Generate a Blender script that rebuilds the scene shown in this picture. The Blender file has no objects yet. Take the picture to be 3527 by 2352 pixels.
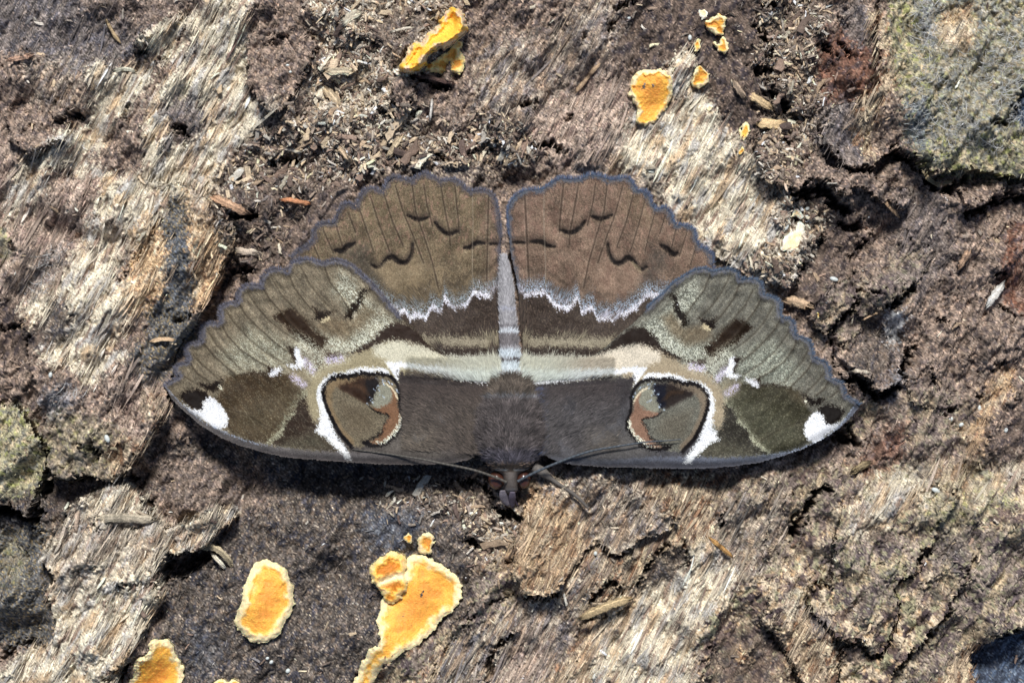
import bpy, math, random
import numpy as np
random.seed(7)
rng = np.random.default_rng(7)

# ---------------------------------------------------------------- units
K = 0.135 / 2351.0          # metres per unit of the survey sheet (2351 x 1568)
CX, CY = 1175.5, 784.0
DC = 0.375                  # height of the camera above the bark
MM = 0.001

# ---------------------------------------------------------------- camera, sky, sun, exposure
sc = bpy.context.scene
cam_d = bpy.data.cameras.new('camera'); cam = bpy.data.objects.new('camera', cam_d)
sc.collection.objects.link(cam); sc.camera = cam
cam_d.lens = 100; cam_d.sensor_width = 36
cam_d.clip_start = 0.02; cam_d.clip_end = 20
cam.location = (0, 0, DC)
cam_d.dof.use_dof = True; cam_d.dof.focus_distance = DC - 0.0035; cam_d.dof.aperture_fstop = 18
SUN_EL, SUN_STR, SUN_ANG, SKY = 55.0, 4.6, 12.0, 0.08
w = bpy.data.worlds.new('World'); sc.world = w; w.use_nodes = True
nt = w.node_tree; bg = nt.nodes['Background']
sky = nt.nodes.new('ShaderNodeTexSky'); sky.sky_type = 'NISHITA'; sky.sun_disc = False
sky.sun_elevation = math.radians(SUN_EL); sky.sun_rotation = 0.0
nt.links.new(sky.outputs[0], bg.inputs[0]); bg.inputs[1].default_value = SKY
sd = bpy.data.lights.new('sun', 'SUN'); so = bpy.data.objects.new('sun', sd); sc.collection.objects.link(so)
sd.energy = SUN_STR; sd.angle = math.radians(SUN_ANG); sd.color = (1.0, 0.988, 0.968)
so.rotation_euler = (math.radians(-(90 - SUN_EL)), 0, math.radians(0))
so.location = (0, 0.5, 0.6)
sc.view_settings.view_transform = 'Standard'; sc.view_settings.look = 'None'
sc.view_settings.exposure = 0.0; sc.view_settings.gamma = 1.0; sc.view_settings.use_curve_mapping = False

# ---------------------------------------------------------------- maths helpers
def at(px, py, z):
    """survey-sheet point (seen from straight above the middle) at height z -> world"""
    px = np.asarray(px, float); py = np.asarray(py, float); z = np.asarray(z, float)
    f = K * (1 - z / DC)
    return (px - CX) * f, (CY - py) * f, z

def lin(c):
    c = np.clip(np.asarray(c, float) / 255.0, 0, 1)
    return np.where(c <= 0.04045, c / 12.92, ((c + 0.055) / 1.055) ** 2.4)

NT = 1024
def spectral(beta, kmin, kmax, seed):
    r = np.random.default_rng(seed)
    f = np.fft.rfft2(r.standard_normal((NT, NT)))
    ky = np.fft.fftfreq(NT)[:, None] * NT; kx = np.fft.rfftfreq(NT)[None, :] * NT
    k = np.sqrt(kx * kx + ky * ky); k[0, 0] = 1
    a = k ** (-beta); a[(k < kmin) | (k > kmax)] = 0
    t = np.fft.irfft2(f * a, s=(NT, NT)); t -= t.mean(); t /= t.std()
    return t.astype(np.float32)
K0 = 9.0
TEX = {'rough': spectral(1.45, K0, 400, 1), 'soft': spectral(2.1, K0, 400, 2), 'band': spectral(0.6, K0, 26, 3), 'med': spectral(1.9, K0, 200, 4), 'hill': spectral(2.6, K0, 120, 5)}

def smp(T, u, v):
    n = T.shape[0]
    u = (u % 1.0) * n; v = (v % 1.0) * n
    i = np.floor(u).astype(np.int32); j = np.floor(v).astype(np.int32)
    fu = (u - i).astype(np.float32); fv = (v - j).astype(np.float32)
    i &= n - 1; j &= n - 1; i1 = (i + 1) & (n - 1); j1 = (j + 1) & (n - 1)
    return (T[j, i] * (1 - fu) * (1 - fv) + T[j, i1] * fu * (1 - fv) + T[j1, i] * (1 - fu) * fv + T[j1, i1] * fu * fv)

MOFF = [0.0]
def noi(x, y, wl, seed=0, kind='rough', ang=None, aniso=1.0):
    """wl = longest feature; ang = grain direction in degrees, features 'aniso' times longer along it"""
    if MOFF[0]: x = x + MOFF[0]
    if ang is None:
        a = seed * 1.7 + 0.3
        u = x * math.cos(a) - y * math.sin(a); v = x * math.sin(a) + y * math.cos(a)
    else:
        a = math.radians(ang)
        u = (x * math.cos(a) - y * math.sin(a)) / aniso; v = x * math.sin(a) + y * math.cos(a)
    s = 1.0 / (wl * K0)
    return smp(TEX[kind], u * s + seed * 0.371, v * s + seed * 0.713)

def ss(e0, e1, x):
    t = np.clip((x - e0) / (e1 - e0), 0, 1); return t * t * (3 - 2 * t)

def pdist(x, y, pts, closed=False):
    d = np.full(x.shape, 1e9, np.float32)
    n = len(pts)
    for i in range(n if closed else n - 1):
        ax, ay = pts[i]; bx, by = pts[(i + 1) % n]
        ex, ey = bx - ax, by - ay; L = ex * ex + ey * ey + 1e-9
        t = np.clip(((x - ax) * ex + (y - ay) * ey) / L, 0, 1)
        dd = (x - ax - t * ex) ** 2 + (y - ay - t * ey) ** 2
        d = np.minimum(d, dd)
    return np.sqrt(d)

def inside(x, y, pts):
    r = np.zeros(x.shape, bool); n = len(pts)
    for i in range(n):
        ax, ay = pts[i]; bx, by = pts[(i + 1) % n]
        if ay == by: continue
        c = ((ay > y) != (by > y)) & (x < (bx - ax) * (y - ay) / (by - ay) + ax)
        r ^= c
    return r

def sdf(x, y, pts):
    """negative inside"""
    d = pdist(x, y, pts, True)
    return np.where(inside(x, y, pts), -d, d)

def smooth_poly(pts, it=2, closed=True):
    p = [tuple(map(float, q)) for q in pts]
    for _ in range(it):
        o = []
        n = len(p)
        for i in range(n if closed else n - 1):
            a, b = p[i], p[(i + 1) % n]
            o.append((a[0] * .75 + b[0] * .25, a[1] * .75 + b[1] * .25))
            o.append((a[0] * .25 + b[0] * .75, a[1] * .25 + b[1] * .75))
        if not closed: o = [p[0]] + o + [p[-1]]
        p = o
    return p

T9 = 0.25510
def tile(ox, oy, s=T9):
    return lambda *p: [(ox + p[i] * s, oy + p[i + 1] * s) for i in range(0, len(p), 2)]
tA, tB, tC, tD = tile(0, 0), tile(600, 0), tile(1200, 0), tile(1751.3, 0)
tE, tF, tG, tL = tile(0, 400), tile(1751.3, 400), tile(0, 800), tile(1751.3, 800)
tH, tI, tJ, tK = tile(0, 1168), tile(600, 1168), tile(1200, 1168), tile(1751.3, 1168)
tP = tile(0, 0, 1.0)
z1, z2, z3, z4 = tile(360, 560, 1 / 2.94), tile(666.7, 373.3, 1 / 2.94), tile(1133.3, 373.3, 1 / 2.94), tile(1400, 560, 1 / 2.94)
zE = tile(720, 840, 1 / 3.953); zH = tile(1080, 1040, 1 / 6.107)
z5 = tile(933.3, 800, 1 / 3.793)

# ---------------------------------------------------------------- object helpers
def link(o, parent=None):
    sc.collection.objects.link(o)
    if parent is not None: o.parent = parent
    return o
def tag(o, label=None, cat=None, group=None, kind=None):
    if label: o['label'] = label
    if cat: o['category'] = cat
    if group: o['group'] = group
    if kind: o['kind'] = kind
    return o
def mesh_np(name, V, quads=None, tris=None, col=None, mats=(), smooth=True):
    me = bpy.data.meshes.new(name)
    V = np.ascontiguousarray(V, np.float32)
    nq = 0 if quads is None else len(quads); ntr = 0 if tris is None else len(tris)
    me.vertices.add(len(V)); me.vertices.foreach_set('co', V.ravel())
    me.loops.add(nq * 4 + ntr * 3); me.polygons.add(nq + ntr)
    li = []; st = []
    if nq: li.append(np.asarray(quads, np.int32).ravel()); st.append(np.arange(nq) * 4)
    if ntr: li.append(np.asarray(tris, np.int32).ravel()); st.append(nq * 4 + np.arange(ntr) * 3)
    me.loops.foreach_set('vertex_index', np.concatenate(li).astype(np.int32))
    me.polygons.foreach_set('loop_start', np.concatenate(st).astype(np.int32))
    me.polygons.foreach_set('use_smooth', np.full(nq + ntr, smooth, bool))
    if col is not None:
        ca = me.color_attributes.new('Col', 'FLOAT_COLOR', 'POINT')
        c4 = np.ones((len(V), 4), np.float32); c4[:, :3] = col
        ca.data.foreach_set('color', c4.ravel())
    me.update(calc_edges=True)
    for m in mats: me.materials.append(m)
    return me
def grid_mesh(name, X, Y, Z, fm, col, mat, skirt=0.0, origin=(0, 0, 0)):
    """grid sheet kept where fm is true; its rim turned down by skirt"""
    ny, nx = X.shape
    idx = np.arange(ny * nx).reshape(ny, nx)
    j, i = np.nonzero(fm)
    a = idx[j, i]; b = idx[j, i + 1]; c = idx[j + 1, i + 1]; d = idx[j + 1, i]
    q = np.stack([a, d, c, b], 1)         # rows run down the sheet (y falls): counter-clockwise from above
    used = np.unique(q); remap = np.full(ny * nx, -1, np.int64); remap[used] = np.arange(len(used))
    V = np.stack([X.ravel()[used], Y.ravel()[used], Z.ravel()[used]], 1); C = col.reshape(-1, 3)[used]
    q = remap[q]
    if skirt is not None and np.any(np.asarray(skirt) != 0):
        P = np.zeros((ny + 1, nx + 1), bool); P[1:-1, 1:-1] = fm
        cur = P[1:-1, 1:-1]
        E = []
        for dj, di, e in ((-1, 0, (0, 3)), (1, 0, (2, 1)), (0, -1, (1, 0)), (0, 1, (3, 2))):
            nb = P[1 + dj:ny + dj, 1 + di:nx + di]
            jj, ii = np.nonzero(cur & ~nb)
            cor = (idx[jj, ii], idx[jj + 1, ii], idx[jj + 1, ii + 1], idx[jj, ii + 1])
            E.append(np.stack([cor[e[0]], cor[e[1]]], 1))
        E = remap[np.concatenate(E)]
        bv = np.unique(E); lo = np.full(len(used), -1, np.int64); lo[bv] = len(used) + np.arange(len(bv))
        VB = V[bv].copy(); VB[:, 2] -= skirt
        V = np.concatenate([V, VB]); C = np.concatenate([C, C[bv]])
        q = np.concatenate([q, np.stack([E[:, 1], E[:, 0], lo[E[:, 0]], lo[E[:, 1]]], 1)])
    V = V - np.array(origin)[None]
    me = mesh_np(name, V, quads=q, col=C, mats=[mat])
    o = bpy.data.objects.new(name, me); o.location = origin
    return o

# ---------------------------------------------------------------- materials
def mat(name, rough=0.85, spec=0.25, mottle=0.25, mscale=5200, bump=0.25, bscale=4500, bdist=0.00012, base=None,
        objrand=0.0, sheen=0.0, sss=0.0, aniso=None, lump=0.0):
    m = bpy.data.materials.new(name); m.use_nodes = True
    t = m.node_tree; N = t.nodes; L = t.links
    p = N['Principled BSDF']; p.inputs['Roughness'].default_value = rough
    p.inputs['Specular IOR Level'].default_value = spec
    tc = N.new('ShaderNodeTexCoord'); geo = N.new('ShaderNodeNewGeometry')
    vec = geo.outputs['Position']
    if aniso:
        mp = N.new('ShaderNodeMapping'); mp.inputs['Rotation'].default_value = (0, 0, math.radians(-aniso[0]))
        mp.inputs['Scale'].default_value = (1 / aniso[1], 1, 1); L.new(vec, mp.inputs['Vector'])
        # rotate first, then squash along the grain
        mp.vector_type = 'POINT'
        mp2 = N.new('ShaderNodeMapping'); mp2.inputs['Rotation'].default_value = (0, 0, math.radians(-aniso[0]))
        mp.inputs['Rotation'].default_value = (0, 0, 0)
        L.new(geo.outputs['Position'], mp2.inputs['Vector']); L.new(mp2.outputs['Vector'], mp.inputs['Vector'])
        vec = mp.outputs['Vector']
    if base is None:
        at_ = N.new('ShaderNodeVertexColor'); at_.layer_name = 'Col'; col = at_.outputs['Color']
    else:
        rg = N.new('ShaderNodeRGB'); rg.outputs[0].default_value = (*lin(base), 1); col = rg.outputs[0]
    nz = N.new('ShaderNodeTexNoise'); nz.inputs['Scale'].default_value = mscale; nz.inputs['Detail'].default_value = 3
    L.new(vec, nz.inputs['Vector'])
    mr = N.new('ShaderNodeMapRange'); mr.inputs['From Min'].default_value = 0.3; mr.inputs['From Max'].default_value = 0.7
    mr.inputs['To Min'].default_value = 1 - mottle; mr.inputs['To Max'].default_value = 1 + mottle
    L.new(nz.outputs['Fac'], mr.inputs['Value'])
    vm = N.new('ShaderNodeVectorMath'); vm.operation = 'SCALE'
    L.new(col, vm.inputs[0]); L.new(mr.outputs[0], vm.inputs['Scale']); out = vm.outputs[0]
    if objrand:
        oi = N.new('ShaderNodeObjectInfo'); m2 = N.new('ShaderNodeMapRange')
        m2.inputs['To Min'].default_value = 1 - objrand; m2.inputs['To Max'].default_value = 1 + objrand * .45
        L.new(oi.outputs['Random'], m2.inputs['Value'])
        v2 = N.new('ShaderNodeVectorMath'); v2.operation = 'SCALE'; L.new(out, v2.inputs[0]); L.new(m2.outputs[0], v2.inputs['Scale'])
        out = v2.outputs[0]
    L.new(out, p.inputs['Base Color'])
    bn = N.new('ShaderNodeTexNoise'); bn.inputs['Scale'].default_value = bscale; bn.inputs['Detail'].default_value = 4
    L.new(vec, bn.inputs['Vector'])
    b = N.new('ShaderNodeBump'); b.inputs['Strength'].default_value = bump; b.inputs['Distance'].default_value = bdist
    L.new(bn.outputs['Fac'], b.inputs['Height']); L.new(b.outputs['Normal'], p.inputs['Normal'])
    if sheen: p.inputs['Sheen Weight'].default_value = sheen
    if sss:
        p.inputs['Subsurface Weight'].default_value = sss; p.inputs['Subsurface Scale'].default_value = 0.0006
    return m

M_BARK = mat('rotten_wood', rough=0.75, spec=0.18, mottle=0.2, mscale=4200, bump=0.4, bscale=3400, bdist=0.00009)
M_CHIP = mat('wood_chips', rough=0.75, spec=0.3, mottle=0.3, mscale=5000, bump=0.6, bscale=5200, bdist=0.00015, objrand=0.45)
M_SPLINT = mat('splinters', rough=0.75, spec=0.3, mottle=0.35, mscale=5200, bump=0.7, bscale=4600, bdist=0.00018)
M_WING = mat('wing_scales', rough=0.6, spec=0.07, mottle=0.32, mscale=6500, bump=0.35, bscale=9000, bdist=0.00005)
M_FUR = mat('moth_fur', rough=0.6, spec=0.3, mottle=0.1, mscale=3000, bump=0.0)
M_BODY = mat('moth_body', rough=0.6, spec=0.25, mottle=0.2, mscale=6000, bump=0.5, bscale=6000, bdist=0.0001)
M_EYE = mat('moth_eye', rough=0.25, spec=0.6, mottle=0.15, mscale=9000, bump=0.05, base=(76, 46, 36))
M_FUNGUS = mat('crust_fungus', rough=0.6, spec=0.25, mottle=0.06, mscale=4500, bump=0.5, bscale=4200, bdist=0.00006, sss=0.3)
M_EGG = mat('pale_grain', rough=0.3, spec=0.5, mottle=0.08, mscale=3000, bump=0.1, base=(200, 205, 200))
M_BEAD = mat('dark_bead', rough=0.2, spec=0.6, mottle=0.2, mscale=3000, bump=0.1, base=(45, 38, 35))

#### BARK
# ---------------------------------------------------------------- bark colours
GR = 62.0
def cls(x, y, spec):
    base, ga, fa, acc = spec[0], spec[1], spec[2], spec[3]
    ang = spec[4] if len(spec) > 4 else GR
    an = spec[5] if len(spec) > 5 else 5.0
    g = noi(x, y, 11, 11, 'rough', ang, an * 1.7); f = noi(x, y, 7, 12, 'band'); m = noi(x, y, 45, 13)
    g3 = noi(x, y, 4.5, 14, 'band', ang, 8); v = 1 + (g * ga * .8 + g3 * ga * .85 + f * fa * .7 + m * (ga + fa) * 0.35) / 100.0
    c = np.asarray(base, np.float32)[None] * v[:, None]
    for k, (wl, th, so_, rgb, sd_, an2) in enumerate(acc):
        n = noi(x, y, wl, sd_, 'med' if wl >= 20 else 'rough', ang if an2 > 1 else None, an2)
        if wl >= 20: n = n + f * .12
        w_ = ss(th - so_, th + so_, n)[:, None]
        c = c * (1 - w_) + np.asarray(rgb, np.float32)[None] * v[:, None] * w_
    return c
CL = {
 'brown': ((136, 117, 102), 16, 15, [(40, .7, .6, (92, 80, 76), 21, 1), (12, 1.1, .3, (160, 134, 114), 22, 2.5), (10, 1.5, .25, (60, 45, 42), 23, 2)]),
 'slate': ((116, 106, 100), 20, 14, [(50, .3, .6, (88, 84, 88), 24, 2), (10, 1.25, .3, (140, 124, 112), 25, 4), (9, 1.5, .2, (58, 48, 48), 26, 2)]),
 'cream': ((216, 203, 176), 10, 3, [(70, .9, .6, (198, 170, 134), 31, 2.5), (60, .8, .5, (184, 178, 168), 32, 2.5), (24, 1.2, .3, (150, 126, 108), 33, 6), (10, 1.8, .3, (98, 76, 68), 34, 2.2)]),
 'creamgrey': ((188, 174, 152), 14, 10, [(50, .4, .5, (176, 150, 122), 31, 2.5), (40, .6, .4, (128, 122, 122), 35, 2.5), (14, .9, .3, (112, 92, 80), 33, 4), (9, 1.3, .25, (70, 56, 54), 34, 2)]),
 'tan': ((184, 162, 132), 13, 10, [(60, .4, .4, (196, 176, 142), 36, 2), (40, .7, .4, (140, 104, 76), 37, 2), (14, 1.1, .3, (96, 76, 66), 38, 3), (9, 1.5, .2, (60, 46, 44), 34, 2)]),
 'ochre': ((202, 166, 122), 13, 8, [(50, .5, .4, (208, 184, 148), 41, 3), (20, 1.0, .3, (140, 100, 70), 42, 3), (9, 1.4, .2, (86, 64, 54), 43, 2)]),
 'pink': ((178, 156, 138), 16, 12, [(60, .5, .3, (140, 116, 104), 44, 2), (14, .9, .3, (188, 162, 138), 45, 4), (9, 1.4, .2, (66, 50, 48), 46, 2)]),
 'redbrown': ((112, 76, 60), 16, 14, [(40, .6, .4, (84, 66, 66), 47, 1.5), (12, 1.3, .3, (150, 112, 88), 48, 2)]),
 'dark': ((90, 81, 74), 16, 18, [(60, .5, .5, (60, 58, 64), 51, 2), (20, .8, .3, (104, 88, 74), 52, 1.5), (8, 1.25, .25, (150, 136, 118), 53, 1.5), (9, 1.4, .2, (40, 34, 34), 54, 1)]),
 'darkbrown': ((98, 82, 71), 13, 16, [(40, .6, .5, (58, 50, 52), 55, 1.5), (9, 1.5, .25, (146, 124, 106), 56, 1.5)]),
 'greystain': ((92, 92, 92), 12, 16, [(14, .7, .3, (136, 116, 80), 57, 1), (10, .9, .3, (62, 62, 68), 58, 1), (8, 1.6, .2, (150, 140, 120), 59, 1)]),
 'lichen': ((164, 156, 122), 8, 12, [(50, .3, .4, (182, 164, 130), 61, 1), (36, .5, .35, (116, 114, 102), 62, 1), (40, 1.0, .3, (150, 150, 92), 63, 1), (12, 1.2, .25, (72, 66, 56), 64, 1)]),
 'web': ((150, 146, 132), 8, 12, [(40, .3, .4, (122, 130, 142), 65, 1.5), (30, .5, .35, (138, 120, 88), 66, 1), (20, 1.0, .3, (96, 88, 80), 67, 1), (12, 1.3, .25, (176, 180, 186), 68, 3)]),
 'blotch': ((198, 178, 148), 10, 8, [(130, .25, .2, (118, 98, 88), 71, 1.3), (90, .7, .25, (150, 144, 112), 72, 1), (50, .9, .25, (84, 70, 70), 73, 1.4), (40, 1.1, .3, (190, 160, 122), 74, 1), (9, 1.4, .2, (64, 52, 50), 75, 1)]),
 'blotchdark': ((142, 126, 113), 12, 9, [(120, .3, .2, (168, 148, 118), 76, 1.5), (80, .6, .25, (88, 76, 76), 77, 1.4), (30, .9, .3, (140, 134, 106), 78, 1), (9, 1.3, .2, (62, 52, 52), 79, 1), (9, 1.7, .2, (176, 160, 140), 80, 2)]),
 'crumb': ((136, 121, 108), 14, 22, [(26, .2, .3, (78, 64, 58), 81, 1), (10, .8, .25, (176, 156, 130), 82, 1.8), (9, 1.2, .25, (52, 42, 40), 83, 1)]),
 'crumbpale': ((194, 182, 162), 14, 16, [(26, .5, .3, (126, 104, 84), 84, 1), (12, .8, .25, (198, 186, 164), 85, 2), (9, 1.1, .25, (82, 66, 58), 86, 1)]),
 'mould': ((128, 134, 146), 10, 10, [(20, .6, .3, (100, 98, 104), 87, 2), (10, 1.0, .3, (178, 184, 192), 88, 2)]),
 'white': ((205, 206, 204), 6, 8, [(10, 1.0, .3, (150, 150, 156), 89, 1)]),
 'blueblack': ((60, 68, 84), 14, 14, [(30, .5, .3, (84, 98, 118), 91, 2), (14, 1.2, .3, (120, 134, 150), 92, 3)]),
}
R = []   # (class, polygon, feather, warp, opacity)
def reg(c, p, fe=6, wa=10, op=1.0): R.append((c, p, fe, wa, op))
# top left
reg('slate', tP(-90,-90, 520,-90, 490,20, 440,50, 330,110, 250,160, 215,190, 120,150, 60,130, -90,140))
reg('brown', tP(180,-90, 520,-90, 470,40, 360,100, 300,60, 200,40), 20, 20, .8)
reg('brown', tP(-90,130, 60,120, 200,180, 260,250, 240,330, 160,420, 140,520, 60,560, -90,560))
reg('creamgrey', tP(60,150, 140,130, 200,160, 190,260, 120,250, 60,230), 14, 16, .65)
reg('pink', tP(-90,300, 60,320, 30,420, 60,560, 160,640, 130,800, -90,800), 12, 16, .6)
reg('cream', tP(200,150, 235,140, 270,175, 300,215, 300,260, 250,290, 240,340, 300,420, 180,420, 160,380, 60,400, 30,450, 80,470, 20,520, 10,470, 40,380, 110,345, 150,300, 200,290, 215,230), 5, 12)
reg('cream', tP(500,-90, 590,-90, 575,80, 563,200, 575,225, 612,245, 600,300, 540,340, 505,385, 480,440, 450,465, 330,460, 320,400, 335,350, 335,280, 325,250, 350,215, 400,170, 420,130, 440,110, 430,40, 470,20), 4, 9)
reg('cream', tP(305,108, 350,75, 415,25, 435,35, 425,60, 440,70, 470,20, 500,0, 520,30, 440,110, 400,140, 350,160, 330,140, 345,118), 3, 8)
reg('cream', tP(250,170, 290,160, 330,150, 360,170, 330,210, 300,230, 265,200), 4, 10)
reg('brown', tP(400,95, 445,70, 425,110, 370,190, 350,240, 320,250, 275,280, 270,300, 330,330, 310,310, 335,260, 355,205, 400,150, 440,110, 440,90), 4, 8)
reg('slate', tP(395,230, 430,215, 470,260, 480,270, 455,320, 420,340, 400,330, 360,380, 365,350, 400,300, 385,270), 5, 10, .95)
reg('darkbrown', tP(385,275, 440,280, 430,330, 390,330), 8, 14, .8)
reg('ochre', tP(480,290, 515,280, 495,320, 475,325), 6, 8, .7)
reg('brown', tP(275,290, 320,300, 330,330, 330,400, 280,420, 190,360, 260,330), 5, 10)
reg('darkbrown', tP(145,270, 180,275, 160,300, 140,290), 8, 10, .6)
# left middle
reg('cream', tP(20,420, 100,400, 110,450, 90,520, 40,500, 15,480), 5, 12)
reg('pink', tP(110,420, 220,400, 240,470, 180,560, 100,620, 20,580, 60,500), 8, 16, .8)
reg('cream', tP(240,420, 300,400, 460,440, 450,470, 400,560, 360,620, 330,700, 290,760, 260,800, 240,885, 215,880, 190,850, 130,840, 50,760, 45,700, 130,650, 190,560), 5, 12)
reg('ochre', tP(330,520, 400,500, 410,600, 400,680, 350,720, 290,700, 300,620), 12, 16, .9)
reg('ochre', tP(430,420, 480,430, 530,500, 540,570, 515,620, 480,690, 460,720, 440,700, 440,600), 6, 10, .9)
reg('cream', tP(440,430, 500,400, 520,470, 470,520, 440,480), 10, 12, .6)
reg('brown', tP(300,560, 265,580, 225,520, 200,550, 250,500, 275,510, 300,540, 305,620, 290,650, 255,640), 6, 12, .8)
reg('cream', tP(230,530, 265,520, 280,560, 250,600, 200,610), 8, 10, .9)
reg('greystain', tP(400,448, 420,448, 435,480, 445,560, 450,640, 452,730, 465,790, 400,830, 320,860, 310,810, 350,770, 340,720, 380,680, 400,640, 395,570, 370,520), 7, 12)
reg('blueblack', tP(390,530, 440,540, 445,700, 410,720, 395,640), 14, 14, .35)
reg('dark', tP(105,740, 130,690, 165,690, 180,740, 160,790, 110,790, 80,760), 8, 12, .9)
reg('mould', tP(60,640, 130,570, 160,560, 100,640, 70,690), 14, 12, .35)
reg('lichen', tP(-90,520, 20,525, 30,590, -90,600), 4, 6)
reg('darkbrown', tP(-90,680, 40,690, 60,740, 100,760, 130,780, 60,840, -90,830), 8, 14, .9)
# left lower slab
reg('brown', tP(-90,800, 60,830, 130,860, 200,860, 240,880, 310,820, 400,830, 400,960, 260,1110, 120,1090, 110,960, -90,930), 6, 12)
reg('pink', tP(230,890, 330,840, 390,860, 395,960, 330,1000, 270,950), 14, 16, .8)
reg('greystain', tP(310,815, 390,790, 410,850, 400,870, 330,880), 10, 12, .8)
reg('tan', tP(330,890, 380,900, 392,950, 370,980, 340,960), 6, 10, .7)
reg('lichen', tP(125,930, 240,960, 300,1000, 280,1100, 130,1095, 120,1000), 16, 16, .55)
reg('tan', tP(260,1010, 350,1000, 330,1060, 290,1100, 260,1100), 8, 12, .8)
reg('mould', tP(110,905, 170,880, 200,920, 150,950, 125,960), 12, 14, .55)
reg('cream', tP(185,855, 300,800, 310,820, 240,860, 218,887, 205,870), 4, 8)
reg('lichen', tP(-90,920, 60,930, 85,970, 100,1000, 130,1010, 125,1080, 90,1200, -90,1200), 5, 8)
reg('creamgrey', tP(-90,1140, 60,1150, 85,1140, 80,1190, -90,1180), 6, 8, .7)
# bottom left
reg('dark', tP(-90,1180, 130,1110, 330,1090, 300,1160, 120,1240, 110,1300, 60,1330, -90,1300), 8, 12)
reg('greystain', tP(-90,1210, 120,1200, 110,1290, 130,1480, 60,1490, -90,1480), 8, 14)
reg('lichen', tP(0,1230, 60,1250, 60,1340, 10,1340), 16, 16, .5)
reg('darkbrown', tP(120,1115, 250,1100, 210,1130, 180,1180, 110,1210), 8, 12, .5)
CRW = tP(530,1162, 548,1172, 545,1190, 500,1225, 470,1262, 440,1262, 390,1270, 372,1300, 372,1325, 385,1345, 378,1375, 345,1430, 310,1490, 280,1545, 250,1640, -90,1640, 15,1530, 60,1490, 120,1475, 135,1450, 118,1380, 112,1350, 135,1320, 100,1285, 105,1250, 150,1190, 175,1150, 230,1120, 270,1105, 330,1120, 340,1150, 345,1160, 360,1180, 390,1205, 450,1185, 490,1165)
reg('creamgrey', tP(130,1200, 230,1160, 330,1180, 380,1210, 370,1300, 260,1290, 200,1350, 130,1380, 110,1290), 14, 18, .6)
reg('tan', tP(340,1230, 420,1200, 520,1168, 520,1190, 400,1250, 330,1280), 10, 12, .6)
reg('pink', tP(210,1130, 300,1115, 330,1150, 280,1160, 220,1160), 8, 10, .5)
reg('creamgrey', tP(60,1480, 120,1470, 110,1568, 20,1568), 20, 20, .4)
# bottom centre dark wood
reg('dark', tP(400,1010, 1120,1040, 1100,1160, 1080,1240, 1090,1320, 1070,1420, 950,1470, 830,1640, 280,1640, 380,1400, 385,1330, 480,1260, 560,1180, 440,1160, 340,1130, 330,1080), 6, 10)
reg('brown', tP(380,1030, 520,1060, 640,1120, 600,1180, 440,1160, 330,1110, 330,1050), 14, 16, .7)
reg('blueblack', tP(830,1180, 970,1160, 960,1250, 900,1260, 840,1240), 20, 16, .55)
reg('crumb', tP(860,1080, 1100,1110, 1080,1190, 1000,1180, 880,1160), 20, 20, .6)
reg('blueblack', tP(440,1420, 520,1480, 480,1568, 420,1540), 20, 16, .35)
reg('cream', CRW, 4, 6)
reg('creamgrey', tP(130,1200, 230,1160, 330,1180, 380,1210, 370,1300, 260,1290, 200,1350, 130,1380, 110,1290), 14, 18, .5)
reg('tan', tP(340,1230, 420,1200, 520,1168, 520,1190, 400,1250, 330,1280), 10, 12, .5)
# lower right
reg('tan', tP(1210,1100, 1400,1070, 1700,1090, 1900,1060, 2440,1050, 2440,1640, 820,1640, 880,1530, 930,1490, 1090,1420, 1080,1340, 1130,1250, 1190,1180), 5, 9)
reg('blotchdark', tP(1080,1330, 1140,1290, 1180,1330, 1200,1370, 1110,1430, 1000,1500, 920,1640, 850,1640, 900,1520, 1000,1460, 1080,1420), 8, 12)
reg('creamgrey', tP(1040,1470, 1180,1380, 1240,1370, 1290,1350, 1330,1300, 1400,1270, 1330,1400, 1270,1520, 1240,1640, 960,1640), 8, 14)
reg('pink', tP(1180,1440, 1240,1410, 1270,1500, 1200,1640, 1110,1640), 20, 20, .6)
reg('crumb', tP(1060,1080, 1180,1130, 1210,1170, 1170,1260, 1100,1300, 1060,1220), 8, 14, .9)
reg('crumbpale', tP(1090,1190, 1180,1140, 1180,1220, 1130,1290, 1100,1250), 10, 14, .7)
reg('ochre', tP(1190,1120, 1300,1090, 1340,1160, 1330,1240, 1300,1320, 1260,1355, 1180,1340, 1150,1290, 1200,1200), 28, 20, .55)
reg('creamgrey', tP(1230,1080, 1460,1080, 1500,1150, 1550,1200, 1490,1240, 1410,1270, 1350,1240, 1330,1170, 1250,1130), 12, 14, .85)
reg('cream', tP(1380,1420, 1430,1370, 1490,1330, 1560,1260, 1640,1240, 1700,1320, 1620,1450, 1560,1640, 1290,1640, 1320,1520), 10, 14)
reg('ochre', tP(1350,1440, 1440,1380, 1500,1330, 1460,1400, 1380,1480, 1330,1600, 1310,1560), 14, 14, .5)
reg('dark', tP(1520,1270, 1570,1250, 1580,1280, 1540,1340, 1470,1350, 1490,1300), 10, 12, .8)
reg('slate', tP(1290,1430, 1330,1400, 1320,1470, 1290,1530, 1265,1500), 10, 12, .8)
reg('blotch', tP(1590,1440, 1700,1330, 1800,1260, 1850,1400, 1780,1500, 1800,1640, 1600,1640), 12, 16)
reg('darkbrown', tP(1620,1500, 1700,1430, 1780,1420, 1800,1500, 1760,1640, 1610,1640), 12, 22, .75)
reg('ochre', tP(1690,1490, 1720,1490, 1725,1520, 1695,1520), 6, 8, .9)
reg('blotch', tP(1870,1110, 2060,1080, 2440,1060, 2440,1450, 2230,1480, 2060,1640, 1820,1640, 1790,1500, 1800,1400, 1830,1280), 8, 14)
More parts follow.
